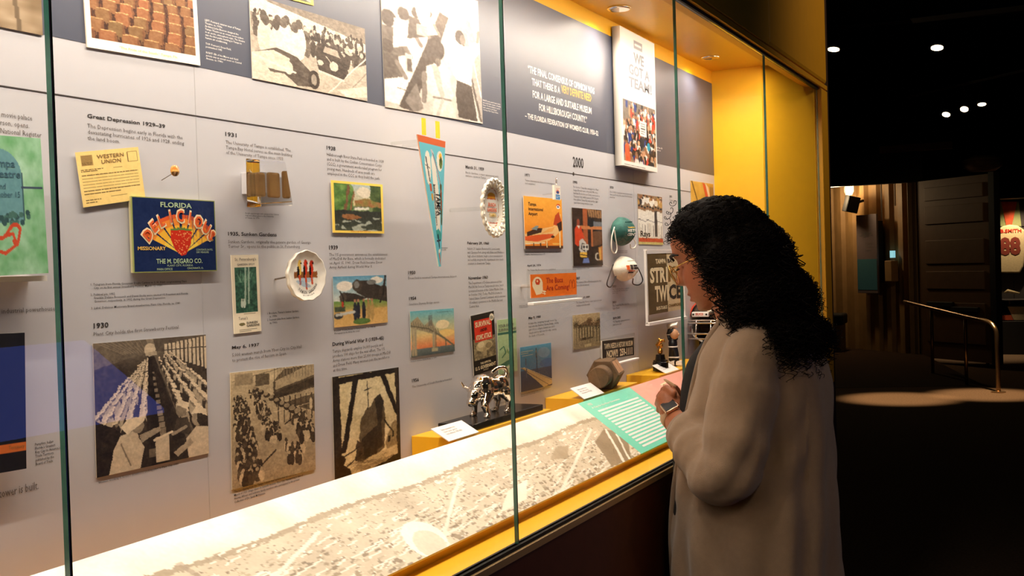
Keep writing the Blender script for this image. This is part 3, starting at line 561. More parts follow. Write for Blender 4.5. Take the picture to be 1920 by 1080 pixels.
def pic_paint():
    c = Cv(66, 122, (52, 38, 34)); c.grain(10, (6, 20)); W1 = (190, 110, 66); c.rect(.35, 0, .5, .62, (170, 92, 56)); c.rect(.25, .3, 1, .36, (206, 132, 80)); c.poly([(.5, 0), (1, .02), (1, .16), (.55, .14)], (160, 120, 84))
    for k in range(6): c.line([(.58+.08*k, .02), (.6+.08*k, .14)], .02, (90, 60, 44))
    c.ell(.62, .24, .12, .08, (34, 34, 40)); c.rect(.7, .22, 1, .3, (120, 124, 130)); c.rect(.6, .36, .66, .66, W1); c.poly([(.66, .4), (1, .38), (1, .62), (.66, .66)], (110, 74, 50)); c.poly([(.08, .62), (.08, .36), (.16, .29), (.28, .32), (.38, .5), (.34, .62), (.16, .66)], (214, 72, 40)); c.ell(.2, .25, .05, .06, (150, 70, 50)); c.poly([(.14, .3), (.26, .3), (.22, .36)], (226, 214, 200))
    c.poly([(.2, .72), (.22, .56), (.32, .52), (.44, .6), (.46, .78), (.3, .8)], (200, 196, 190)); c.poly([(.26, .7), (.3, .6), (.4, .62), (.4, .76)], (40, 36, 38)); c.rect(.3, .62, .52, .72, (214, 208, 198)); c.ell(.36, .67, .03, .025, (30, 28, 30)); c.ell(.46, .67, .03, .025, (30, 28, 30)); c.rect(.22, .76, .46, .85, (240, 190, 76)); c.poly([(.34, .87), (.5, .86), (.54, .95), (.3, .95)], (110, 130, 190)); c.line([(.25, .8), (.45, .82)], .03, (60, 40, 30))
    c.ell(.82, .84, .1, .07, (206, 196, 178)); c.ell(.84, .84, .07, .05, (60, 50, 46)); c.poly([(.84, .68), (1, .64), (1, .92), (.88, .88)], (196, 130, 70)); c.line([(.9, .7), (.9, .9)], .05, (240, 190, 90)); c.rect(0, .95, 1, 1, (40, 26, 24)); c.photo(.006, 12); return c
def pic_bucs():
    c = Cv(110, 60, (246, 120, 34)); c.grain(3); Wt = (250, 228, 190); c.ell(.14, .42, .105, .30, Wt); c.poly([(.06, .6), (.24, .5), (.25, .72), (.2, .85), (.11, .88)], Wt); c.line([(.2, .72), (.3, .76)], .022, Wt); c.line([(.21, .8), (.3, .86)], .018, Wt); c.line([(.27, .72), (.28, .88)], .014, Wt)
    R = (206, 58, 30); c.ell(.13, .32, .035, .12, R); c.poly([(.1, .24), (.17, .2), (.2, .32), (.17, .46), (.11, .44)], (214, 70, 34)); c.ell(.14, .3, .018, .05, (246, 200, 150)); A = (196, 74, 30)
    for u in (.86, .925):
        P = [(u+.032*cos(a), .66-.34*sin(a)) for a in np.linspace(0, pi, 16)]; c.line(P, .016, A)
    c.line([(.82, .7), (.96, .68)], .012, A); return c
def pic_house():
    c = Cv(62, 76, (190, 168, 122)); c.vgrad((224, 204, 156), (150, 128, 88)); c.poly([(.2, .3), (.5, .2), (.75, .3), (.75, .72), (.2, .74)], (110, 90, 60))
    for k in range(5): c.rect(.24+.1*k, .4, .29+.1*k, .68, (196, 176, 128)); c.rect(.24+.1*k, .3, .3+.1*k, .36, (60, 48, 34))
    for u, s in ((.12, 1), (.85, 1.2), (.6, .7), (.95, .8)):
        c.line([(u, .85), (u, .3)], .03*s, (70, 56, 38))
        for a in np.linspace(0, 2*pi, 14): c.line([(u, .3*s), (u+.14*s*cos(a), .3*s+.12*s*sin(a))], .025, (64, 56, 36))
    c.rect(.3, .68, .45, .76, (40, 32, 24)); c.line([(.2, .76), (.7, .72)], .03, (60, 48, 34)); c.rect(.4, .88, .64, .96, (226, 206, 160)); c.photo(.006, 34, 0); return c.tone((40, 28, 14), (238, 214, 164))
def pic_skyway():
    c = Cv(70, 100, (80, 140, 190)); c.vgrad((70, 160, 200), (60, 90, 150), 0, 1); n = c.nz(5)[..., None]; c.a = c.a*(1-.35*n)+np.array((150, 170, 200))*.35*n; c.ell(.75, .2, .2, .12, (160, 180, 206), .4, .6); c.vgrad((60, 76, 110), (44, 54, 84), .55, 1); c.ell(.85, .45, .25, .1, (50, 90, 170), 0, .5)
    c.poly([(0, .46), (.1, .47), (1, .88), (1, .96), (.72, 1), (.5, .82), (.08, .5)], (214, 186, 130)); c.line([(.05, .48), (.9, .98)], .02, (120, 96, 70)); c.line([(.1, .46), (1, .86)], .016, (240, 220, 170)); c.line([(.5, .08), (.52, .62)], .03, (60, 66, 84)); c.line([(.17, .28), (.19, .7)], .025, (90, 96, 116))
    for k in range(5): c.line([(.5, .12), (.6+.08*k, .68+.04*k)], .006, (150, 150, 140), .6); c.line([(.5, .12), (.42-.07*k, .6-.03*k)], .006, (150, 150, 140), .6)
    c.scribble(.04, .1, .4, .17, 2, (230, 220, 170), .02); c.grain(5, (20, 40)); return c
def pic_rays():
    c = Cv(70, 132, (150, 124, 98)); c.figures(26, 0, 1, .04, .14, .12, .12, [(230, 220, 200), (60, 56, 60), (190, 150, 90), (240, 236, 226)], [(150, 100, 70), (60, 50, 46)], .6)
    for k in range(9):
        u = .05+.11*k; b = (60, 60, 66) if k == 6 else (240, 234, 222); v = .3+.05*((k*7) % 3)/3; c.poly([(u-.06, v), (u+.06, v), (u+.055, v+.22), (u+.05, v+.55), (u-.05, v+.55), (u-.055, v+.2)], b); c.ell(u, v-.05, .04, .035, (150, 104, 78)); c.ell(u, v-.07, .042, .02, (30, 36, 50)); c.line([(u, v+.28), (u, v+.55)], .02, (140, 130, 120)); c.line([(u-.05, v+.2), (u+.05, v+.2)], .015, (50, 50, 60)); c.rect(u-.05, v+.53, u+.05, v+.57, (50, 46, 50))
    c.rect(0, .87, 1, .95, (188, 78, 50)); c.rect(0, .95, 1, 1, (190, 176, 110)); c.rect(0, .83, .9, .87, (226, 214, 196)); c.photo(.006, 16); return c
def pic_strike():
    c = Cv(90, 140, (96, 80, 58)); m = c.X > .52; c.a[m] = (222, 198, 156); m = (c.X > .52) & (c.Y < .22); c.a[m] = (226, 204, 164); n = c.nz(8)[..., None]; c.a *= (.9+.2*n); c.grain(5, (10, 40)); return c
def pic_atrium():
    c = Cv(60, 70, (206, 160, 70)); c.grain(14, (4, 10)); c.line([(.05, 0), (.5, 1)], .05, (110, 80, 40)); c.poly([(.5, .0), (.62, .05), (.8, .5), (.7, .6)], (206, 70, 50)); c.poly([(.62, 0), (.75, .1), (.9, .55), (.8, .5)], (226, 196, 170)); c.rect(.82, .1, 1, 1, (150, 112, 60)); return c
def pic_left():
    c = Cv(60, 60, (150, 128, 100)); c.grain(22, (5, 9)); c.line([(.4, .2), (.35, 1)], .08, (90, 74, 56)); c.line([(.7, .2), (.75, 1)], .05, (110, 92, 70)); return c
def pic_bumper():
    return Cv(60, 38, (56, 48, 42)).grain(3).border(.02, (200, 190, 176))
def pic_panorama():
    c = Cv(1000, 92, (226, 210, 186)); c.vgrad((253, 246, 232), (240, 228, 208), 0, .32); c.vgrad((206, 190, 164), (222, 206, 180), .32, 1); c.a += ((c.nz(60, 6)-.5)*30)[..., None]
    for u in np.arange(0, 1, .0022): c.ell(u, .31+.02*sin(u*31), .0012+.0022*rng.random(), .012+.025*rng.random(), (170, 152, 124))
    N = 3200; vs = np.sort(.31+.69*rng.random(N)**1.1)
    for v in vs:
        u = rng.random(); s_ = .3+1.5*(v-.28); w = .0030*s_*rng.uniform(.6, 2.4); h = .034*s_*rng.uniform(.5, 1.1); t = rng.random(); k = .01*s_
        if t < .40: c.ell(u, v, w*.5, h*.45, [(142, 124, 98), (164, 146, 118), (184, 168, 140)][rng.integers(3)])
        elif t < .55: c.line([(u, v), (u+w*3, v-h*.8)], .0012, (246, 238, 222))
        else:
            W_ = rng.random(); c.poly([(u, v), (u+w, v-h*.3), (u+w, v+h*.35), (u, v+h*.7)], (186, 168, 140) if W_ < .5 else (150, 132, 106)); c.poly([(u+w, v-h*.3), (u+w*1.7, v+.02*s_), (u+w*1.7, v+h*.6), (u+w, v+h*.35)], (224, 210, 186)); c.poly([(u, v), (u+w, v-h*.3), (u+w*1.6, v-h*.45), (u+w*.6, v-h*.25)], (252, 246, 234) if W_ > .35 else (160, 142, 114))
    for u0, u1 in ((.1, .3), (.35, .52), (.6, .7), (.80, .965)): c.line([(u0, 1), (u1, .42)], .003, (244, 234, 216))
    c.ell(.60, .84, .022, .2, (252, 246, 236)); c.ell(.60, .9, .016, .15, (230, 216, 194)); c.line([(.41, .52), (.412, .40), (.408, .28)], .004, (160, 142, 118), .6); c.ell(.42, .56, .010, .1, (124, 106, 82)); c.poly([(.70, .92), (.74, .74), (.78, .7), (.75, .9)], (244, 234, 214)); c.poly([(.84, .60), (.87, .48), (.895, .52), (.87, .66)], (176, 156, 126))
    c.poly([(.92, .98), (.945, .60), (.988, .48), (1, .55), (1, .8), (.97, 1)], (150, 130, 102)); c.line([(.95, 1), (.99, .50)], .004, (248, 238, 220)); c.line([(.965, 1), (.999, .62)], .003, (248, 238, 220)); c.photo(.003, 12, 0, (60, 200)); return c
# ================================================================== WALL GRAPHICS: prints fixed to the back wall
UPR = 'large photographs on the upper band'; PCS = 'postcards and leaflets on the timeline wall'
def q4(*a): return [tuple(a[i:i+2]) for i in (0, 2, 4, 6)]
o, fr, w, h = flat_print('photo_print', 'cream-bordered postcard of rows of brown theatre seats on dark band', 'photo', q4(155, -66, 369, -20, 370, 126, 158, 84), -.0005, pic_seats(), .002, UPR)
put_text(o, fr, w, h, '"The Pride of the South." Tampa, Fla.', .26, .925, .78, .965, 'wyellow')
flat_print('photo_print', 'sepia parade photograph with old cars and a crowd on dark band', 'photo', q4(469, -10, 684, 54, 686, 190, 470, 146), -.0005, pic_parade(), .0015, UPR)
flat_print('photo_print', 'tall sepia photograph of people seen from behind at a lunch counter', 'photo', q4(715, -62, 897, 0, 902, 235, 717, 196), -.0005, pic_counter(), .0015, UPR)
flat_print('photo_print', 'sepia photograph at the upper left edge of the wall', 'photo', q4(-110, -60, 76, -16, 78, 67, -110, 28), -.0005, pic_left(), .0015, UPR)
flat_print('photo_print', 'yellow postcard cut off by the top edge above the parade photograph', 'photo', q4(455, -100, 584, -65, 585.5, 13, 457, -26), -.0005, pic_river(), .0015, UPR)
flat_print('photo_print', 'golden photograph with red and white stripes beside the yellow end wall', 'photo', q4(1294, 339, 1337, 345, 1338, 415, 1296, 412), -.0005, pic_atrium(), .0015)
cvp = pic_frontpage(); cvp.edge = (120, 112, 104)
o, fr, w, h = flat_print('newspaper_page', 'mounted newspaper front page reading WE GOT A TEAM! over crowd photo', 'newspaper', q4(1147, 50, 1213, 83, 1219, 325, 1154, 310), -.004, cvp, .022)
GREYT = mat('worn_headline_ink', (130, 134, 144), .5); M['headline'] = GREYT
for s, u0, v0, u1, v1 in (('WE', .36, .145, .66, .225), ('GOT A', .22, .24, .82, .32), ('TEAM!', .21, .335, .88, .415)): put_text(o, fr, w, h, s, u0, v0, u1, v1, 'headline', .035)

o, fr, w, h = flat_print('theatre_program', 'green illustrated theatre programme with teal arch at the left edge', 'programme', q4(-75, 250, 73, 260, 80, 513, -68, 520), -.03, pic_theatre(), .006)
M['tealink'] = mat('slate_teal_ink', (58, 96, 112), .6); M['redink'] = mat('red_ink', (206, 64, 36), .5); M['greenink'] = mat('pale_green_ink', (186, 210, 170), .5); M['inkblack'] = mat('black_ink', (26, 22, 20), .5); M['goldink'] = mat('gold_ink', (240, 196, 90), .5); M['orangeink'] = mat('orange_ink', (226, 96, 40), .5); M['brownink'] = mat('brown_ink', (128, 98, 52), .6); M['creamink'] = mat('cream_ink', (246, 226, 184), .5); M['darkred'] = mat('dark_red_ink', (186, 52, 30), .5)
put_text(o, fr, w, h, 'Tampa\nTheatre', .28, .17, .70, .30, 'tealink', .01); put_text(o, fr, w, h, 'Grand\nOctober 15', .3, .34, .68, .44, 'tealink')
new('mount', box((at_y(-75, 250, -.03)[0]-.004, -.030, at_y(0, 519, -.03)[2]-.006), (at_y(80, 513, -.03)[0]+.006, -.0005, at_y(0, 519, -.03)[2])), 'white', o)
o, fr, w, h = flat_print('booklet', 'black booklet with orange stripe at the lower left edge', 'booklet', q4(-90, 630, 35, 623, 47, 878, -78, 898), -.012, pic_booklet(), .006)
put_text(o, fr, w, h, 'Territory', .72, .815, .97, .85, 'brownink')
o, fr, w, h = flat_print('telegram', 'yellowed telegram sheet tilted above the blue crate label', 'telegram', q4(140, 283, 260, 278, 270, 370, 156, 392), -.003, pic_telegram(), .0008)
put_text(o, fr, w, h, 'WESTERN\nUNION', .31, .08, .74, .25, 'brownink', .012, 'CENTER')
cvp = pic_crate(); cvp.edge = (214, 204, 170)
o, fr, w, h = flat_print('crate_label', 'dark blue framed fruit crate label with red strawberry and yellow rays', 'label', q4(242, 368, 398, 377, 401, 508, 244, 512), -.002, cvp, .005, m='printgloss')
put_text(o, fr, w, h, 'FLORIDA', .325, .055, .70, .125, 'greenink', .018)
for k, ch in enumerate('DELICIOUS'):
    a = (-152+k*(152-28)/8)*pi/180; R = .47
    co, F = text_data(ch, .03); co = co-(co.min(0)+co.max(0))/2
    for nm, mm, sc, e in (('lettering_edge', 'creamink', 1.22, .0004), ('lettering', 'orangeink', .92, .0008)):
        s = .165*h/.72*sc; th = (a+pi/2)*.8; V = []
        for q in co:
            X, Y = q[0]*s*.92, -q[1]*s; X, Y = X*cos(th)-Y*sin(th), X*sin(th)+Y*cos(th)
            V.append(fr(.555+R*cos(a)*.93+X/w, .73+R*1.05*sin(a)+Y/h, e))
        new(nm, (V, F), mm, o)
put_text(o, fr, w, h, 'MISSIONARY', .05, .655, .37, .705, 'goldink', .015); put_text(o, fr, w, h, 'BRAND', .86, .545, .96, .575, 'goldink', .01); put_text(o, fr, w, h, 'CONTENTS 24 PTS.\nDRY MEASURE', .74, .685, .95, .745, 'greenink')
put_text(o, fr, w, h, 'THE M. DEGARO CO.', .255, .82, .81, .885, 'greenink', .015); put_text(o, fr, w, h, 'PLANT CITY, FLORIDA', .38, .90, .69, .93, 'greenink'); put_text(o, fr, w, h, 'MAIN OFFICE', .26, .945, .44, .975, 'greenink'); put_text(o, fr, w, h, 'CINCINNATI, O.', .62, .94, .82, .97, 'greenink')
flat_print('photo_print', 'sepia photograph of packing-plant workers in white caps at long tables', 'photo', q4(171, 645, 384, 627, 391, 850, 183, 895), -.0005, pic_packing(), .0012, 'photographs low on the timeline wall')
o, fr, w, h = flat_print('brochure', 'narrow cream brochure with dark green garden picture', 'brochure', q4(432, 478, 484, 478, 488, 620, 438, 627), -.0005, pic_brochure(), .0012)
put_text(o, fr, w, h, "St. Petersburg's", .12, .035, .9, .085, 'inkgrey'); put_text(o, fr, w, h, 'GARDEN SPOT', .2, .11, .84, .135, 'inkgrey', .02); put_text(o, fr, w, h, "Turner's", .17, .79, .5, .83, 'inkgrey'); put_text(o, fr, w, h, 'SUNKEN\nGARDENS', .45, .86, .93, .925, 'ink', .02)
flat_print('photo_print', 'sepia photograph of a long street march between balconied buildings', 'photo', q4(426, 703, 585, 680, 593, 882, 439, 914), -.0005, pic_march(), .0012, 'photographs low on the timeline wall')
o, fr, w, h = flat_print('postcard', 'yellow-bordered postcard of a green wooded river', 'postcard', q4(620.5, 338, 717, 346, 719, 438, 622.5, 436), -.002, pic_river(), .001, PCS)
put_text(o, fr, w, h, 'Hillsborough River State Park', .33, .955, .72, .985, 'darkred')
flat_print('postcard', 'colour postcard of a dark propeller aircraft with crew below', 'postcard', q4(623, 518.6, 722.7, 516, 727, 604, 626.7, 614.6), -.001, pic_bomber(), .001, PCS)
flat_print('etching_print', 'black and cream print of a ship under construction framed by beams', 'print', q4(619, 708, 746, 688, 751, 865, 630, 899), -.0005, pic_ship(), .0012)
o, fr, w, h = flat_print('postcard', 'postcard of a long bridge at orange sunset', 'postcard', q4(767.5, 584, 849, 578, 853, 658, 771, 670), -.001, pic_bridge(), .001, PCS)
put_text(o, fr, w, h, 'Sunshine Skyway Bridge, Florida', .6, .05, .95, .075, 'ink')
o, fr, w, h = flat_print('booklet', 'black booklet with red title block above a mushroom cloud', 'booklet', q4(881, 593, 925, 582, 929.5, 691, 888, 704), -.002, pic_survival(), .002)
put_text(o, fr, w, h, 'SURVIVAL', .15, .125, .82, .215, 'creamink', .025); put_text(o, fr, w, h, 'UNDER', .35, .25, .65, .30, 'inkblack', .02); put_text(o, fr, w, h, 'ATOMIC ATTACK', .15, .345, .83, .435, 'creamink', .03); put_text(o, fr, w, h, '10c', .815, .07, .945, .13, 'inkblack', .02)
put_text(o, fr, w, h, 'THE OFFICIAL', .28, .815, .75, .85, 'creamink', .02); put_text(o, fr, w, h, 'U. S. GOVERNMENT', .06, .87, .95, .93, 'creamink', .03); put_text(o, fr, w, h, 'BOOKLET', .4, .945, .62, .965, 'creamink')
o, fr, w, h = flat_print('booklet', 'pale green booklet behind the glass joint beside the black booklet', 'booklet', q4(932, 600, 967, 596, 967.5, 695, 933, 703), -.002, pic_greenbook(), .002)
put_text(o, fr, w, h, 'YOUR FAMILY\nSURVIVAL PLAN', .04, .09, .97, .22, 'inkgrey', .02)
o, fr, w, h = flat_print('booklet', 'orange booklet with a jet airliner on its cover', 'booklet', q4(980.5, 367, 1052, 374, 1054, 466, 983.5, 467), -.002, pic_airport(), .002)
put_text(o, fr, w, h, 'Tampa\nInternational\nAirport', .10, .11, .48, .38, 'inkblack', .012)
flat_print('photo_print', 'dark photograph of a painted figure in red and a sneaker', 'photo', q4(1071.5, 389, 1127, 394, 1130, 497, 1074.5, 499), -.001, pic_paint(), .001)
o, fr, w, h = flat_print('sticker', 'orange bumper sticker with white football helmet on a clear shelf', 'sticker', q4(993, 515, 1078, 511, 1081, 552, 994.5, 559), -.055, pic_bucs(), .002)
put_text(o, fr, w, h, 'The Bucs\nAre Coming', .31, .17, .81, .80, 'darkred', .012)
P0, P1 = at_y(990, 511, -.055), at_y(1082, 556, -.055)
new('acrylic_backing', box((P0[0], -.0545, P1[2]-.002), (P1[0], -.0515, P0[2]+.004)), 'acrylic', o); new('shelf_lip', box((P0[0], -.066, P1[2]-.009), (P1[0]+.006, -.0515, P1[2]-.003)), 'card', o, bevel=.001)
for u in (.3, .7): x = P0[0]*(1-u)+P1[0]*u; new('standoff', tube([(x, -.0515, P1[2]+.03), (x, -.0005, P1[2]+.03)], .004, 8), 'chrome', o)
flat_print('photo_print', 'small sepia photograph of a house among palms', 'photo', q4(1073, 592, 1124, 585, 1125.5, 648, 1075, 656), -.001, pic_house(), .001)
o, fr, w, h = flat_print('photo_print', 'blue colour photograph of a cable-stayed bridge curving over water', 'photo', q4(974, 652, 1032.5, 642, 1034.5, 722, 976.5, 735), -.001, pic_skyway(), .001)
put_text(o, fr, w, h, 'SUNSHINE SKYWAY', .05, .19, .4, .215, 'creamink')
cvp = pic_bumper(); o, fr, w, h = flat_print('bumper_sticker', 'small black sticker reading TAMPA NEEDS A HISTORY MUSEUM above the bolt', 'sticker', q4(1127, 641, 1187, 630, 1189, 668, 1128, 674), -.045, cvp, .002)
put_text(o, fr, w, h, 'TAMPA NEEDS A HISTORY MUSEUM', .06, .17, .94, .45, 'creamink', .02); put_text(o, fr, w, h, 'NOW!!  259-1111', .13, .52, .92, .92, 'creamink', .03)
P0, P1 = at_y(1126, 641, -.045), at_y(1190, 670, -.045)
new('shelf_lip', box((P0[0]-.003, -.056, P1[2]-.006), (P1[0]+.006, -.0425, P1[2]-.001)), 'card', o, bevel=.001); new('acrylic_backing', box((P0[0]-.003, -.0449, P1[2]-.003), (P1[0]+.006, -.0425, P0[2]+.006)), 'acrylic', o)
x = (P0[0]+P1[0])/2; new('standoff', tube([(x, -.0425, P1[2]+.03), (x, -.0005, P1[2]+.03)], .004, 8), 'chrome', o)
o, fr, w, h = flat_print('photo_print', 'colour photograph of a baseball team in white lined up', 'photo', q4(1195, 364, 1241, 369, 1242.5, 460, 1197, 457), -.001, pic_rays(), .001)
put_text(o, fr, w, h, 'Rays', .07, .73, .46, .88, 'inkblack', .02)
cvp = pic_strike(); cvp.edge = (226, 220, 212)
o, fr, w, h = flat_print('sports_poster', 'brown and tan poster with huge STRIKE TWICE lettering in clear frame', 'poster', q4(1213, 475, 1279, 475, 1281, 578, 1215, 592), -.04, cvp, .002)
for s, u0, v0, u1, v1, k in (('TAMPA', .21, .09, .50, .17, 'creamink'), ('BAY', .545, .095, .74, .165, 'ink'), ('STR', .05, .23, .48, .49, 'creamink'), ('I', .49, .23, .535, .49, 'creamink'), ('KE', .55, .23, .96, .49, 'brownink'), ('TW', .17, .54, .50, .81, 'creamink'), ('I', .505, .54, .55, .81, 'creamink'), ('CE', .56, .54, .93, .80, 'ink'), ('BACK-TO-BACK', .20, .885, .50, .945, 'creamink'), ('CHAMPIONS', .54, .875, .90, .93, 'brownink')): put_text(o, fr, w, h, s, u0, v0, u1, v1, k, .04)
P0, P1 = at_y(1209, 470, -.04), at_y(1283, 592, -.04)
for a, b in (((P0[0], -.043, P1[2]-.004), (P0[0]+.005, -.037, P0[2])), ((P1[0], -.043, P1[2]-.004), (P1[0]+.006, -.037, P0[2])), ((P0[0], -.046, P0[2]), (P1[0]+.008, -.036, P0[2]+.004)), ((P0[0], -.048, P1[2]-.010), (P1[0]+.008, -.036, P1[2]-.002))): new('frame_edge', box(a, b), 'card', o)
x = (P0[0]+P1[0])/2; new('standoff', tube([(x, -.038, P1[2]+.08), (x, -.0005, P1[2]+.08)], .005, 8), 'chrome', o)

